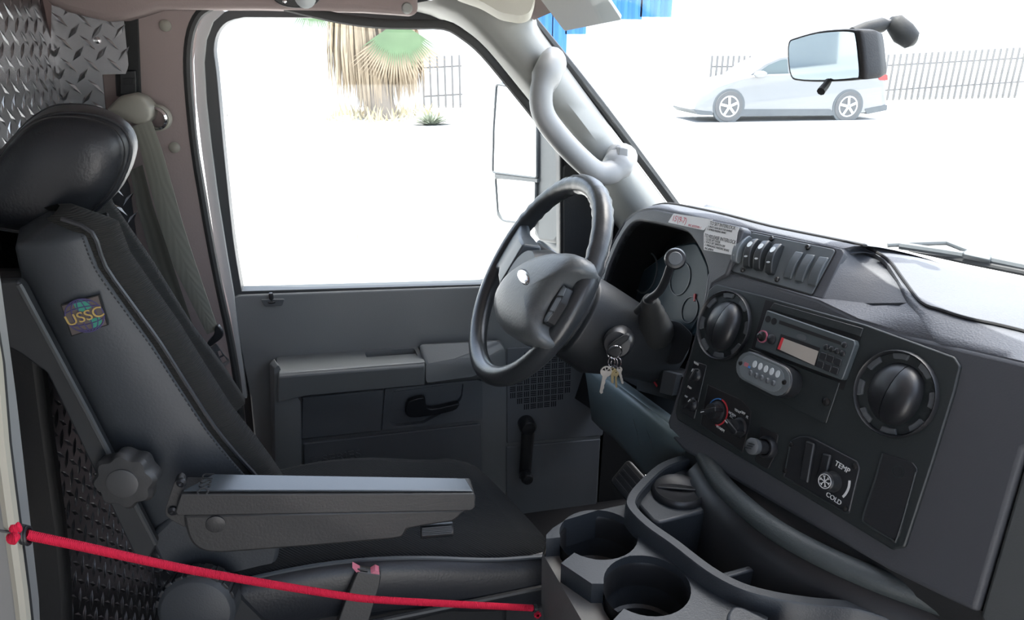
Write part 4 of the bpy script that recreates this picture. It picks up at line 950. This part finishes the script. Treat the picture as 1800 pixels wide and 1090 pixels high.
con = thing('cup_holder_console', PZ(1100, 980, .3), 'black console with two cup holders beside the seat', 'console')
ZD = .54
FZ = Fr((0, 0, ZD), (1, 0, 0), (0, 0, 1))
c1 = [FZ.uv(a, c) for a, c in ((984, 941), (1121, 941))]; c2 = [FZ.uv(a, c) for a, c in ((1061, 1030), (1213, 1030))]
cup1 = (*FZ.uv(1052, 938), .0565); cup2 = (*FZ.uv(1137, 1027), .0565)
def hole_notch(cup, ang, half):
    u, v, r_ = cup; n = 26; pts = []
    a0, a1 = ang + half, ang + 2 * math.pi - half
    for i in range(n + 1): a = a0 + (a1 - a0) * i / n; pts.append((u + r_ * math.cos(a), v + r_ * math.sin(a)))
    return pts
ol = [FZ.uv(*p) for p in ((960, 940), (972, 928), (994, 914), (1050, 897), (1098, 887), (1118, 915), (1165, 956), (1230, 1012), (1285, 1050), (1350, 1085), (1340, 1150), (1250, 1190), (1110, 1190))]
# left edge, with the U-notches opening into the cups (walked from the near corner back to the far one)
e_far = V(FZ.uv(960, 942)); e_near = V(FZ.uv(1085, 1150)); ed = (e_near - e_far)
def on_edge(t): q = e_far + ed * t; return (q.x, q.y)
def foot(cup): q = V((cup[0], cup[1])) - e_far; return q.dot(ed) / ed.dot(ed)
out = list(ol)
for cup, pa, pb in ((cup2, (1074, 1094), (1040, 1026)), (cup1, (986, 990), (960, 947))):
    qa, qb = FZ.uv(*pa), FZ.uv(*pb); u, v, r_ = cup
    aa = math.atan2(qa[1] - v, qa[0] - u); ab = math.atan2(qb[1] - v, qb[0] - u)
    mid = math.atan2(math.sin(aa) + math.sin(ab), math.cos(aa) + math.cos(ab)); half = min(.5, abs((aa - ab + math.pi) % (2 * math.pi) - math.pi) / 2)
    arc_ = [(u + r_ * math.cos(mid + half + (2 * math.pi - 2 * half) * i / 30), v + r_ * math.sin(mid + half + (2 * math.pi - 2 * half) * i / 30)) for i in range(31)]
    if (V(arc_[0]) - V(qa)).length > (V(arc_[-1]) - V(qa)).length: arc_ = arc_[::-1]
    out.append(qa); out += arc_; out.append(qb)
obj('deck', prism(FZ, out, -.05, 0, tess=True), CONS, con, bevel=.0035, seg=2)
for cup in (cup1, cup2):
    u, v, r_ = cup
    cw = obj('cup_well', lathe(FZ, u, v, [(r_ + .002, -.045), (r_ + .001, -.085), (r_ * .93, -.088), (r_ * .90, -.10), (.003, -.101)], 32, cap=False), CONS, con, smooth=50)
    obj('well_step', lathe(FZ, u, v, [(r_ * .999, -.012), (r_ * .97, -.016), (r_ * .97, -.05)], 32, cap=False), BLK, cw, smooth=50)
BODY = mk('console_side_grey', (.12, .12, .115), .6, bump=.4, scale=400, var=.2)
b0 = [FZ.uv(a, c) for a, c in ((954, 952), (961, 930), (986, 905), (1100, 872), (1300, 1050), (1350, 1150), (1250, 1190), (1090, 1180))]
cxb = sum(p[0] for p in b0) / len(b0); cyb = sum(p[1] for p in b0) / len(b0)
rings = []
for z, s in ((-.02, 1.0), (-.03, 1.008), (-.11, 1.004), (-.125, .98), (-.45, .80)): rings.append([FZ.P(cxb + (a - cxb) * s, cyb + (b_ - cyb) * s, z) for a, b_ in b0])
obj('body', loft(rings, True, False, True), BODY, con, bevel=.003, smooth=50)
obj('lower_deck', prism(FZ, b0, -.048, -.032, holes=[circ(*cup1[:2], cup1[2] + .001, 30), circ(*cup2[:2], cup2[2] + .001, 30)]), BODY, con)
# raised rim and tray
rimp = [(1232, 800), (1200, 806), (1160, 822), (1122, 858), (1108, 880), (1112, 897), (1140, 925), (1185, 957), (1245, 1003), (1300, 1033), (1360, 1050), (1430, 1061), (1510, 1070), (1600, 1100)]
rp_ = cat([PZ(a, c, .562) for a, c in rimp], 4); rs_ = []
for i, p in enumerate(rp_):
    t = (rp_[min(i + 1, len(rp_) - 1)] - rp_[max(i - 1, 0)]).normalized(); sd = t.cross(V((0, 0, 1))).normalized()
    rs_.append([p + sd * a + V((0, 0, b_)) for a, b_ in ((-.0105, -.03), (-.0095, .000), (-.0075, .0028), (.0045, .0028), (.006, .0005), (.008, -.03))])
obj('tray_rim', loft(rs_), CONS, con, smooth=30)
tr_ = [(1232, 806), (1200, 812), (1162, 828), (1128, 862), (1118, 882), (1122, 895), (1150, 922), (1192, 952), (1250, 1000), (1305, 1030), (1365, 1046), (1430, 1055), (1500, 1062), (1420, 1002), (1345, 935), (1280, 872), (1248, 820)]
FZ2 = Fr((0, 0, .562), (1, 0, 0), (0, 0, 1))
tu = [FZ2.uv(*p) for p in tr_]; cu_ = sum(p[0] for p in tu) / len(tu); cv_ = sum(p[1] for p in tu) / len(tu)
obj('tray', loft([[FZ2.P(cu_ + (a - cu_) * s, cv_ + (b_ - cv_) * s, w_) for a, b_ in tu] for w_, s in ((0, 1), (-.01, .985), (-.11, .94), (-.115, .9))], True, False, True), CONS, con, smooth=40)
FZ3 = Fr((0, 0, .548), (1, 0, 0), (0, 0, 1))
obj('tray_shelf', pprism(FZ3, [(1122, 886), (1132, 862), (1165, 832), (1222, 815), (1238, 832), (1266, 880), (1258, 893), (1160, 918), (1148, 915)], -.09, 0), CONS, con, bevel=.004)
u, v = FZ3.uv(1193, 868)
lid = obj('round_lid', lathe(FZ3, u, v, [(.041, 0), (.042, .006), (.038, .011), (.034, .008), (.012, .004), (.001, .004)], 36), BLK, con, smooth=50)
obj('finger_flap', prism(Fr(FZ3.P(u, v, .007), (1, -.35, 0), (.1, .25, 1)), [(-.034, 0), (-.026, .021), (0, .033), (.026, .021), (.034, 0)], 0, .003), BLK, lid, bevel=.001)
obj('tray_divider', pprism(Fr((0, 0, .535), (1, 0, 0), (0, 0, 1)), [(1262, 1008), (1348, 985), (1356, 992), (1275, 1016)], -.09, 0), CONS, con, bevel=.003)
obj('side_pocket', pprism(Fr((0, 0, .556), (1, 0, 0), (0, 0, 1)), [(1277, 1078), (1288, 1064), (1306, 1066), (1400, 1112), (1390, 1150), (1285, 1140)], -.05, 0, 8), CONS, con, bevel=.005, seg=3)

# ------------------------------------------------------------------ pedal in the footwell
FPe = Fr(PD(1108, 850, 1.68), (0.1, -1, 0), (-.75, -.1, .65))
pe = thing('brake_pedal', FPe.P(0, 0, -.02), 'black ribbed pedal in the dark footwell', 'pedal')
obj('pad', prism(FPe, rnd([(-.06, -.035), (.06, -.035), (.06, .035), (-.06, .035)], .012), -.012, 0), RUB, pe, bevel=.003)
for k in range(4): obj('rib', fbox(FPe, 0, -.022 + k * .0147, 0, .002, .05, .003), BLK, pe)
obj('pedal_arm', tube([FPe.P(0, 0, -.01), FPe.P(0, .08, -.10), FPe.P(0, .32, -.10)], .010, 8), STRUT, pe)

# ================================================================== DRIVER'S SEAT
seat = thing('driver_seat', (-.05, 1.14, 0), "driver's black seat with headrest, armrest and side knob", 'seat')
YN, YF = .92, 1.34
SHR = .33
fl_ = [(160, 410), (184, 470), (232, 538), (280, 604), (326, 676), (376, 752), (420, 806), (456, 846), (496, 905)]
rl_ = [(24, 436), (40, 510), (82, 590), (124, 668), (166, 748), (206, 830), (240, 900), (262, 945), (284, 990)]
def yy(p, y): return V((p.x - SHR * max(0, y - YN), y, p.z))
f3 = [PY(*p, YN) for p in fl_]; r3 = [PY(*p, YN) for p in rl_]
tf = f3[0] + V((-.03, 0, .018)); tr3 = r3[0] + V((.02, 0, .012))
f3 = [tf] + f3; r3 = [tr3] + r3
shell = []
for i, (f_, r_) in enumerate(zip(f3, r3)):
    s = .02 if i == 0 else 0
    ring = [yy(f_ + (r_ - f_) * .04, YN + .004 + s), yy(f_ + (r_ - f_) * .25, YN - .004 + s), yy(f_ + (r_ - f_) * .75, YN - .004 + s), yy(r_, YN + .012 + s), yy(r_ , 1.13), yy(r_, YF - .012 - s), yy(f_ + (r_ - f_) * .75, YF - s), yy(f_ + (r_ - f_) * .04, YF - s), yy(f_ + (r_ - f_) * .5, 1.13)]
    shell.append(ring)
obj('backrest', loft(shell), LEAS, seat, bevel=.006, seg=3, smooth=50)
prof = [(YN + .004, 0), (YN + .016, .022), (YN + .04, .034), (YN + .062, .028), (YN + .088, -.006), (YN + .12, -.028), (YN + .17, -.032), (1.13, -.03)]
prof = prof + [(YN + YF - y, d) for y, d in prof[-2::-1]]
ins, ins_b = [], []
for i, (f_, r_) in enumerate(zip(f3, r3)):
    d = (f_ - r_).normalized(); k = .55 if i == 0 else (1.0 if i < 8 else .9)
    ins.append([yy(f_, y) + d * q * k for y, q in prof]); 
obj('backrest_insert', sheet(ins, -.015, (1, 0, 0)), FAB, seat, smooth=70)
obj('backrest_piping', tube(cat([yy(p, YN + .004) + V((.001, 0, 0)) for p in f3], 3), .0028, 6), LEA, seat)
# stitches along the seam
dirs = cat([yy(p + (r_ - p).normalized() * .009, YN - .0045) for p, r_ in zip(f3[1:], r3[1:])], 9)
sv = [tube([dirs[i], dirs[i] * .45 + dirs[i + 1] * .55], .0009, 4) for i in range(len(dirs) - 1)]
stt = obj('stitching', join(*sv), DRK, seat, smooth=0); stt['kind'] = 'stuff'
# globe patch
FPt = Fr(PY(148, 553, YN - .0105), PY(183, 545, YN) - PY(113, 562, YN), (0, -1, .02))
PT = mk('patch_cloth', (.10, .082, .075), .9, bump=.5, scale=200); PTB = mk('patch_border', (.01, .01, .01), .9)
pq = [FPt.uv(a, c) for a, c in ((107, 536), (175, 517), (191, 571), (126, 591))]
pat = obj('logo_patch', prism(FPt, pq, -.002, .0016), PTB, seat, smooth=0, label='square cloth patch with a globe and gold USSC letters')
pcu = (sum(p[0] for p in pq) / 4, sum(p[1] for p in pq) / 4)
obj('patch_field', prism(FPt, [(pcu[0] + (a - pcu[0]) * .93, pcu[1] + (b_ - pcu[1]) * .93) for a, b_ in pq], .0016, .002), PT, pat, smooth=0)
gr_ = .0215
PRP = mk('patch_purple', (.06, .05, .13), .9); TEAL = mk('patch_teal', (.04, .22, .16), .9); GOLD = mk('patch_gold', (.42, .30, .10), .9)
lines = []
for sx in (1, .62, .22):
    for sgn in (1, -1): lines.append([FPt.P(pcu[0] + sgn * gr_ * sx * math.cos(t), pcu[1] + gr_ * math.sin(t), .0022) for t in [-math.pi / 2 + math.pi * i / 16 for i in range(17)]])
for hy in (-.72, -.38, .38, .72):
    wx = math.sqrt(1 - hy * hy) * gr_; lines.append([FPt.P(pcu[0] + wx * (i / 8 - .5) * 2, pcu[1] + hy * gr_ + .003 * (1 - ((i / 8 - .5) * 2) ** 2) * (1 if hy > 0 else -1), .0022) for i in range(9)])
obj('globe_lines', join(*[tube(l, .0008, 5) for l in lines]), PRP, pat, smooth=0)
obj('continent', prism(FPt, [(pcu[0] + a * gr_, pcu[1] + b_ * gr_) for a, b_ in ((-.3, .8), (.1, .95), (.5, .75), (.55, .4), (.3, .3), (0, .25), (-.25, .4))], .002, .0024), TEAL, pat, smooth=0)
obj('continent', prism(FPt, [(pcu[0] + a * gr_, pcu[1] + b_ * gr_) for a, b_ in ((.1, -.3), (.7, -.25), (.75, -.55), (.45, -.85), (.1, -.9), (.25, -.6))], .002, .0024), TEAL, pat, smooth=0)
text('patch_letters', 'USSC', GOLD, pat, FPt, pcu[0], pcu[1] - .001, .0185, w=.003, align='CENTER', ex=.0006, rot=.06, sx=1.05)
# headrest
hr = cat([(-24, 345), (0, 300), (40, 240), (85, 203), (125, 190), (180, 192), (226, 208), (248, 236), (248, 272), (226, 322), (190, 360), (150, 384), (105, 398), (50, 396), (0, 384), (-22, 368)], 3, True)
hp3 = [PY(p[0], p[1], 1.09) for p in hr]
hc = sum((p for p in hp3), V()) / len(hp3)
def hring(y, s): return [V((hc.x + (p.x - hc.x) * s - .36 * max(0, y - 1.07), y, hc.z + (p.z - hc.z) * s)) for p in hp3]
obj('headrest', loft([hring(1.012, .25), hring(1.014, .55), hring(1.02, .78), hring(1.034, .91), hring(1.055, .98), hring(1.08, 1), hring(1.12, 1.0), hring(1.17, .99), hring(1.2, .96), hring(1.225, .88), hring(1.235, .7), hring(1.24, .3)]), LEA, seat, smooth=80)
for y in (1.047, 1.2): obj('headrest_seam', tube(hring(y, .962), .0022, 6, closed=True), LEA, seat)
obj('headrest_piping', tube([V((hc.x + (p.x - hc.x) * .93, 1.030, hc.z + (p.z - hc.z) * .93)) for p in hp3], .0014, 5, closed=True), BLK, seat)
for y in (1.09, 1.22): obj('headrest_post', tube([PY(112, 395, y), PY(118, 430, y)], .006, 10), CHROME, seat)
obj('headrest_bracket', loft([[PY(a, c, y) for a, c in rnd([(30, 408), (60, 392), (140, 388), (190, 372), (200, 420), (60, 440), (32, 436)], 6)] for y in (1.06, 1.25)]), BLKM, seat, bevel=.006)
# steel strut up the side
FSt = Fr((0, .900, 0), (1, 0, 0), (0, -1, 0))
stt = obj('side_strut', pprism(FSt, [(-40, 496), (30, 494), (40, 504), (276, 958), (263, 980), (236, 976), (104, 700), (82, 655), (60, 640), (36, 622), (0, 604), (-40, 590)], -.016, 0, 4), STRUT, seat, bevel=.003)
obj('strut_flange', tube([FSt.px(a, c, .001) for a, c in ((33, 500), (150, 718), (274, 956))], .0035, 6), mk('strut_edge', (.05, .053, .055), .45), seat)
# star knob
FKn = Fr(PY(228, 835, .888), (1, 0, 0), (-.1, -1, .1))
def star(r_, a_): return [(r_ * (1 + a_ * math.cos(8 * t)) * math.cos(t), r_ * (1 + a_ * math.cos(8 * t)) * math.sin(t)) for t in [2 * math.pi * i / 64 for i in range(64)]]
kn = obj('star_knob', loft([[FKn.P(u, v, w_) for u, v in star(r_, a_)] for r_, a_, w_ in ((.034, .05, -.01), (.037, .085, 0), (.037, .085, .016), (.033, .075, .021), (.021, .01, .0225))]), mk('knob_grey', (.036, .036, .036), .5, bump=.2), seat, smooth=35)
obj('knob_cap', lathe(FKn, 0, 0, [(.0195, .021), (.0195, .0245), (.017, .0255), (.002, .0257)], 24), mk('knob_cap_grey', (.055, .055, .055), .5, bump=.4, scale=60), kn)
# armrest
YA = .835
FAr = Fr((0, YA, 0), (1, 0, 0), (0, -1, 0))
am = [(318, 869), (833, 868), (836, 874), (835, 893), (826, 898), (312, 907), (308, 900)]
arm = obj('armrest', pprism(FAr, am, -.040, 0, 2), ARM, seat, bevel=.003, seg=3)
a0, a1 = FAr.px(318, 869), FAr.px(833, 868)
top = [a0 + V((.002, .003, .001)), a1 + V((-.001, .003, .001)), PY(818, 843, YA + .040), PY(376, 836, YA + .040)]
obj('top_pad', loft([[p for p in top], [p + V((0, 0, .0025)) for p in top]]), ARMT, arm, bevel=.0015)
fo = Fr(top[0], top[1] - top[0], (top[1] - top[0]).cross(top[3] - top[0]))
text('moulded_letters', 'USSC', ARM, arm, fo, *fo.uv(360, 853), .02, w=.0028, align='CENTER', ex=.0006, rot=-math.pi / 2)
obj('lower_body', pprism(FAr, cat([(322, 906), (326, 930), (336, 955), (358, 970), (392, 973)], 3) + [(540, 962), (690, 949), (706, 946), (712, 940), (716, 932), (738, 927), (770, 922), (796, 918), (806, 911), (812, 905), (822, 897), (600, 900)], -.036, -.006), ARM, arm, bevel=.004)
obj('round_button', lathe(FAr, *FAr.uv(378, 926), [(.0125, -.007), (.0125, -.0045), (.0115, -.004), (.002, -.004)], 24), ARM, arm)
obj('tilt_wheel', tube([FAr.px(740, 934, -.02), FAr.px(795, 930, -.02)], .0105, 16), BLK, arm)
for k in range(5): obj('wheel_ridge', tube([FAr.px(742, 929 + k * 3, -.0085), FAr.px(794, 925 + k * 3, -.0085)], .0009, 5), GRY, arm)
obj('hinge_plate', pprism(FAr, [(306, 848), (314, 843), (322, 848), (326, 900), (326, 928), (300, 914), (290, 905), (290, 896)], -.03, -.012, 4), ARM, seat, bevel=.002)
for a, c in ((301, 906), (316, 856)): obj('hinge_bolt', lathe(FAr, *FAr.uv(a, c), [(.006, -.012), (.006, -.008), (.003, -.006), (.001, -.008)], 14), BLK, seat)
# cushion
def cush_x(s, y): return -.27 + (.268 - .075 * max(0, (y - .93) / .29) ** 1.3 + .27) * s
def cush_z(s): return .472 + .022 * math.sin(math.pi * min(1, s * 1.25)) - .030 * s ** 2
sec = [(.903, -.012), (.915, .0), (.95, .004), (1.0, -.002), (1.08, -.008), (1.15, -.01), (1.21, -.014), (1.25, -.026), (1.275, -.06), (1.28, -.12)]
rows = []
for i in range(13):
    s = i / 12; e = 0 if i < 12 else -.012
    rows.append([V((cush_x(s, y), y, cush_z(s) + dz * (1 + 1.1 * (1 - s) * (y > 1.1)) + e - (.05 if i == 0 else 0))) for y, dz in sec])
rows.append([V((cush_x(1, y) + .012, y, cush_z(1) + dz - .045)) for y, dz in sec])
rows.append([V((cush_x(1, y) + .008, y, cush_z(1) + dz - .12)) for y, dz in sec])
obj('cushion', sheet(rows, -.02, (0, 0, 1)), FABS, seat, smooth=70)
low = []
for i in range(13):
    s = i / 12; low.append([V((cush_x(s, .9), .903, cush_z(s) - .010)), V((cush_x(s, .9) + (.004 if i == 12 else 0), .893, cush_z(s) - .035)), V((cush_x(s, .9), .892, cush_z(s) - .07)), V((cush_x(s, .9) - .0, .899, cush_z(s) - .105)), V((cush_x(s, .9), .92, cush_z(s) - .13))])
obj('cushion_side', sheet(low, .03, (0, 1, 0)), LEA, seat, smooth=70)
obj('cushion_piping', tube(cat([V((cush_x(i / 12, .9), .901, cush_z(i / 12) - .009)) for i in range(13)], 2), .0032, 6), mk('grey_piping', (.05, .06, .07), .45), seat)
obj('side_skirt', pprism(Fr((0, .914, 0), (1, 0, 0), (0, -1, 0)), [(262, 945), (330, 880), (430, 862), (470, 885), (500, 915), (488, 985), (470, 1020), (430, 1060), (330, 1050), (285, 1000)], -.03, 0, 10), LEAS, seat, bevel=.006)
obj('seat_base', box(-.20, .20, .935, 1.26, .0, .34), BLKM, seat, bevel=.01)
obj('base_trim', loft([[PY(a, c, y) for a, c in rnd([(400, 1075), (560, 1052), (955, 1022), (958, 1036), (640, 1110), (400, 1130)], 6)] for y in (.905, .93)]), BLK, seat, bevel=.004)
obj('slide_rail', tube([PY(650, 1095, .89), PY(955, 1032, .89)], .005, 8), STRUT, seat)
FBk = Fr(PY(346, 1072, .86), (1, 0, 0), (-.1, -1, .15))
bkn = obj('base_knob', lathe(FBk, 0, 0, [(.052, -.03), (.052, .0), (.047, .006), (.045, .007), (.002, .009)], 32), mk('base_knob_grey', (.03, .034, .038), .5, bump=.2), seat, smooth=30)
for k in range(9):
    a = R(20) + k * R(18); obj('knob_rib', fbox(FBk, .052 * math.cos(a), .052 * math.sin(a), -.028, .001, .003, .0055, a), BLK, bkn, bevel=.001)
obj('base_bracket', pprism(Fr((0, .885, 0), (1, 0, 0), (0, -1, 0)), [(380, 1030), (405, 1035), (470, 1100), (520, 1160), (380, 1160)], -.01, 0, 3), STRUT, seat)

# ================================================================== SEAT BELT
bl_ = thing('seat_belt', PY(300, 430, 1.47), 'grey seat belt webbing hanging from the pillar guide', 'seat belt')
wl_ = [(232, 222), (246, 262), (262, 322), (282, 400), (306, 470), (335, 530), (364, 588)]
wr_ = [(266, 212), (284, 262), (300, 318), (322, 396), (344, 464), (365, 525), (384, 580)]
ysb = [1.475, 1.475, 1.475, 1.472, 1.468, 1.462, 1.455]
obj('webbing', sheet([[PY(*a, y) for a, y in zip(wl_, ysb)], [PY((a[0] + b_[0]) / 2, (a[1] + b_[1]) / 2, y - .004) for a, b_, y in zip(wl_, wr_, ysb)], [PY(*b_, y) for b_, y in zip(wr_, ysb)]], .0016, (0, 1, 0)), BELT, bl_, smooth=60)
w2l = [(228, 300), (242, 370), (262, 440), (290, 520), (320, 600)]; w2r = [(250, 290), (268, 360), (292, 430), (318, 510), (345, 590)]
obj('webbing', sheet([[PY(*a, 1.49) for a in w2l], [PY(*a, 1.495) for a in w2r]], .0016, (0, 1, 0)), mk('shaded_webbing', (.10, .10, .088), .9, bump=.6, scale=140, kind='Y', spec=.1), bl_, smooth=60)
FBl = Fr((0, 1.45, 0), (1, 0, 0), (0, -1, 0))
lp = obj('latch_plate', pprism(FBl, cat([(364, 604), (368, 598), (376, 588), (378, 576), (384, 573), (392, 584), (390, 594), (378, 604), (368, 610)], 3, True), -.006, .006), BLK, bl_, bevel=.002)
obj('tongue', pprism(FBl, [(368, 612), (380, 604), (392, 622), (402, 632), (403, 638), (393, 645), (388, 640)], -.0015, .0015, 1.5, holes=[[(382, 618), (387, 616), (391, 624), (385, 627)], [(386, 630), (394, 626), (399, 634), (391, 639)]]), CHROME, lp, smooth=0)
ad = thing('belt_height_adjuster', FM.px(228, 140), 'black belt height adjuster rail with release button on the pillar', 'belt adjuster')
obj('rail', pprism(FM, [(214, 20), (242, 20), (248, 170), (204, 170), (202, 130), (224, 128)], 0, .006), BLKM, ad, bevel=.002)
obj('slider', pprism(FM, [(211, 125), (238, 124), (240, 165), (212, 166)], .006, .016, 2), BLK, ad, bevel=.002)
obj('release_button', pprism(FM, [(216, 138), (236, 137), (236, 148), (217, 149)], .016, .022, 1), BLKM, ad, bevel=.001)
gd = thing('belt_guide', FM.px(240, 190), 'taupe covered belt guide with chrome ring on the pillar', 'belt guide')
cov = rnd([(188, 192), (212, 168), (236, 163), (255, 170), (271, 188), (270, 206), (262, 216), (244, 220), (222, 212)], 6)
FGd = Fr((0, 1.485, 0), (1, 0, 0), (0, -1, 0)); cuv = FGd.uvs(cov); gx = sum(p[0] for p in cuv) / len(cuv); gy = sum(p[1] for p in cuv) / len(cuv)
obj('cover', loft([[FGd.P(gx + (a - gx) * s, gy + (b_ - gy) * s, w_) for a, b_ in cuv] for w_, s in ((-.03, 1.0), (0, 1.0), (.012, .95), (.019, .8), (.022, .4))]), TAUPE, gd, smooth=60)
u, v = FGd.uv(272, 209)
obj('chrome_ring', lathe(FGd, u, v, [(.021, -.02), (.021, -.004), (.017, -.002), (.015, -.008), (.015, -.02)], 28, cap=False), CHROME, gd)
obj('ring_collar', lathe(FGd, u, v, [(.0245, -.03), (.0245, -.012), (.0215, -.010), (.0212, -.03)], 28, cap=False), TAUPE, gd)
# buckle
bk_ = thing('seat_belt_buckle', PY(610, 1100, .87), 'black seat belt buckle with faded red button beside the cushion', 'buckle')
FBu = Fr(PY(640, 1040, .872), (1, .0, -.12), (0, -1, .12))
obj('housing', pprism(FBu, [(628, 1006), (670, 1012), (667, 1030), (640, 1120), (585, 1120), (606, 1060)], -.02, 0, 3), ARM, bk_, bevel=.004)
obj('release_button', pprism(FBu, [(619, 998), (628, 1008), (645, 1012), (667, 1014), (667, 1006), (660, 1003), (650, 1009), (634, 1006)], -.018, -.002, 1), REDP, bk_, bevel=.001)
obj('button_ridge', tube([FBu.px(628, 1001, -.006), FBu.px(646, 1004, -.006)], .002, 6), BLK, bk_)

# ================================================================== LEFT EDGE AND CORD
PADB = mk('black_pad_vinyl', (.012, .012, .012), .6, bump=.3, scale=200)
FPn = Fr((0, .97, 0), (1, 0, 0), (0, -1, 0))
struct(obj('trim_7', pprism(FPn, [(-120, 480), (50, 480), (66, 620), (76, 700), (87, 786), (107, 929), (117, 1044), (122, 1250), (-120, 1250)], -.03, 0), PADB, bevel=.008))
FJ = Fr((0, .64, 0), (1, 0, 0), (0, -1, 0))
JAMB = mk('pale_door_jamb', (.2, .2, .195), .5, var=.05); CREAM = mk('cream_edge_trim', (.3, .285, .235), .5, var=.1)
struct(obj('trim_8', pprism(FJ, [(-330, -200), (-155, -200), (-60, 400), (-10, 740), (4, 850), (20, 980), (36, 1110), (44, 1250), (-200, 1250)], -.05, 0), JAMB, bevel=.004))
struct(obj('trim_9', tube([PY(a, c, .635) for a, c in ((-146, -200), (-50, 400), (-10, 640), (2, 780), (12, 860), (24, 950), (36, 1040), (46, 1130), (52, 1250))], .0065, 8), CREAM))
struct(obj('trim_10', tube([PY(a, c, .645) for a, c in ((-138, -200), (-42, 400), (-2, 640), (10, 780), (20, 860), (32, 950), (44, 1040), (54, 1130), (60, 1250))], .005, 8), RUB))
cd = thing('bungee_cord', PY(30, 942, .63), 'red bungee cord stretched across in front of the seat', 'cord')
cp_ = cat([PY(46, 940, .64), PY(150, 962, .66), PY(300, 995, .70), PY(440, 1021, .73), PY(600, 1047, .755), PY(660, 1054, .765), PY(800, 1062, .785), PY(936, 1069, .80)], 6)
obj('cord', tube(cp_, .0047, 10), RED, cd)
obj('coil', join(*[tube([PY(34 + k * 5, 938 + k * 1.2, .64) + V((.0, math.sin(t) * .0075, math.cos(t) * .0085)) for t in [2 * math.pi * i / 16 for i in range(16)]], .0016, 6, closed=True) for k in range(4)]), BLK, cd)
obj('knot', tube(cat([PY(33, 938, .638), PY(28, 926, .634), PY(24, 924, .632), PY(23, 932, .632), PY(26, 940, .634)], 3), .0042, 10), RED, cd)
obj('knot', tube([PY(30, 943, .632), PY(22, 946, .628), PY(17, 948, .628)], [.004, .0068, .005], 10), RED, cd)
obj('wire_hook', tube([PY(-30, 929, .62), PY(0, 933, .625), PY(32, 938, .632)], .0013, 6), BLK, cd)
obj('end_coil', tube([PY(938, 1069, .80), PY(943, 1069, .80)], .0055, 10), BLK, cd)
obj('frayed_end', join(fbox(Fr(PY(945, 1081, .80), (1, 0, 0), (0, -1, 0)), 0, 0, -.002, .002, .0022, .005, 0), fbox(Fr(PY(945, 1081, .80), (1, 0, 0), (0, -1, 0)), 0, 0, -.002, .002, .0022, .005, math.pi / 2)), RED, cd)

# ================================================================== REAR VIEW MIRROR AND WIPER
FRm = Fr(PD(1452, 97, .85), (.0, -1, .0), (-1, .03, -.04))
rm = thing('rear_view_mirror', PD(1500, 95, .86), 'black framed rear view mirror on a windscreen arm', 'mirror')
mo = cat([(1387, 74), (1400, 66), (1440, 55), (1480, 51), (1508, 52), (1514, 60), (1519, 100), (1521, 136), (1512, 140), (1480, 143), (1440, 144), (1404, 142), (1391, 135), (1386, 105)], 3, True)
mu = [FRm.uv(p[0], p[1]) for p in mo]; mx_ = sum(p[0] for p in mu) / len(mu); my_ = sum(p[1] for p in mu) / len(mu)
def mring(s, w_): return [FRm.P(mx_ + (a - mx_) * s, my_ + (b_ - my_) * s, w_) for a, b_ in mu]
obj('housing', loft([mring(.6, -.038), mring(.85, -.034), mring(.97, -.02), mring(1.0, -.004), mring(1.0, 0), mring(.97, .002)]), BLKM, rm, smooth=60)
obj('mirror_glass', loft([mring(.91, .0015), mring(.91, .0035)]), mk('dimmed_blue_mirror', (.2, .24, .27), .03, metal=1, var=0), rm)  # mirror colour dimmed and blued so the bright reflection reads pale blue
obj('arm', tube([PD(1500, 62, .88), PD(1522, 52, .88), PD(1550, 44, .885), PD(1558, 43, .886)], [.010, .0095, .009, .006], 14), BLKM, rm)
obj('ball_joint', tube([PD(1556, 43, .886), PD(1566, 40, .886)], .0045, 10), BLK, rm)
obj('mount', tube([PD(1564, 38, .886), PD(1572, 40, .886), PD(1588, 58, .885), PD(1603, 71, .885), PD(1609, 74, .885)], [.006, .0115, .014, .0115, .005], 18), BLKM, rm, smooth=80)
obj('day_night_lever', tube([PD(1456, 143, .845), PD(1452, 150, .84), PD(1443, 161, .835)], [.004, .0045, .005], 8), BLKM, rm)
wp = thing('windscreen_wiper', PZ(1750, 470, .87), 'black windscreen wiper resting outside the glass', 'wiper')
WPM = mk('wiper_grey', (.09, .10, .105), .5)
zw = .875
obj('arm', tube([PZ(1560, 431, zw), PZ(1600, 429, zw + .004), PZ(1664, 427, zw + .01), PZ(1700, 441, zw + .008), PZ(1745, 453, zw)], .0045, 8), WPM, wp)
obj('blade_frame', tube([PZ(1582, 432, zw), PZ(1650, 442, zw + .002), PZ(1730, 455, zw + .002), PZ(1860, 482, zw)], .007, 8), WPM, wp)
obj('rubber_blade', tube([PZ(1600, 438, zw - .006), PZ(1700, 460, zw - .006), PZ(1860, 492, zw - .006)], .005, 8), RUB, wp)
bb = Fr(PZ(1720, 446, zw + .012), PZ(1745, 452, zw) - PZ(1695, 441, zw), (-.5, -.5, .7))
obj('bracket', pprism(bb, [(1692, 443), (1700, 438), (1738, 445), (1744, 452), (1740, 458), (1694, 448)], -.012, 0, 2), WPM, wp, bevel=.002)
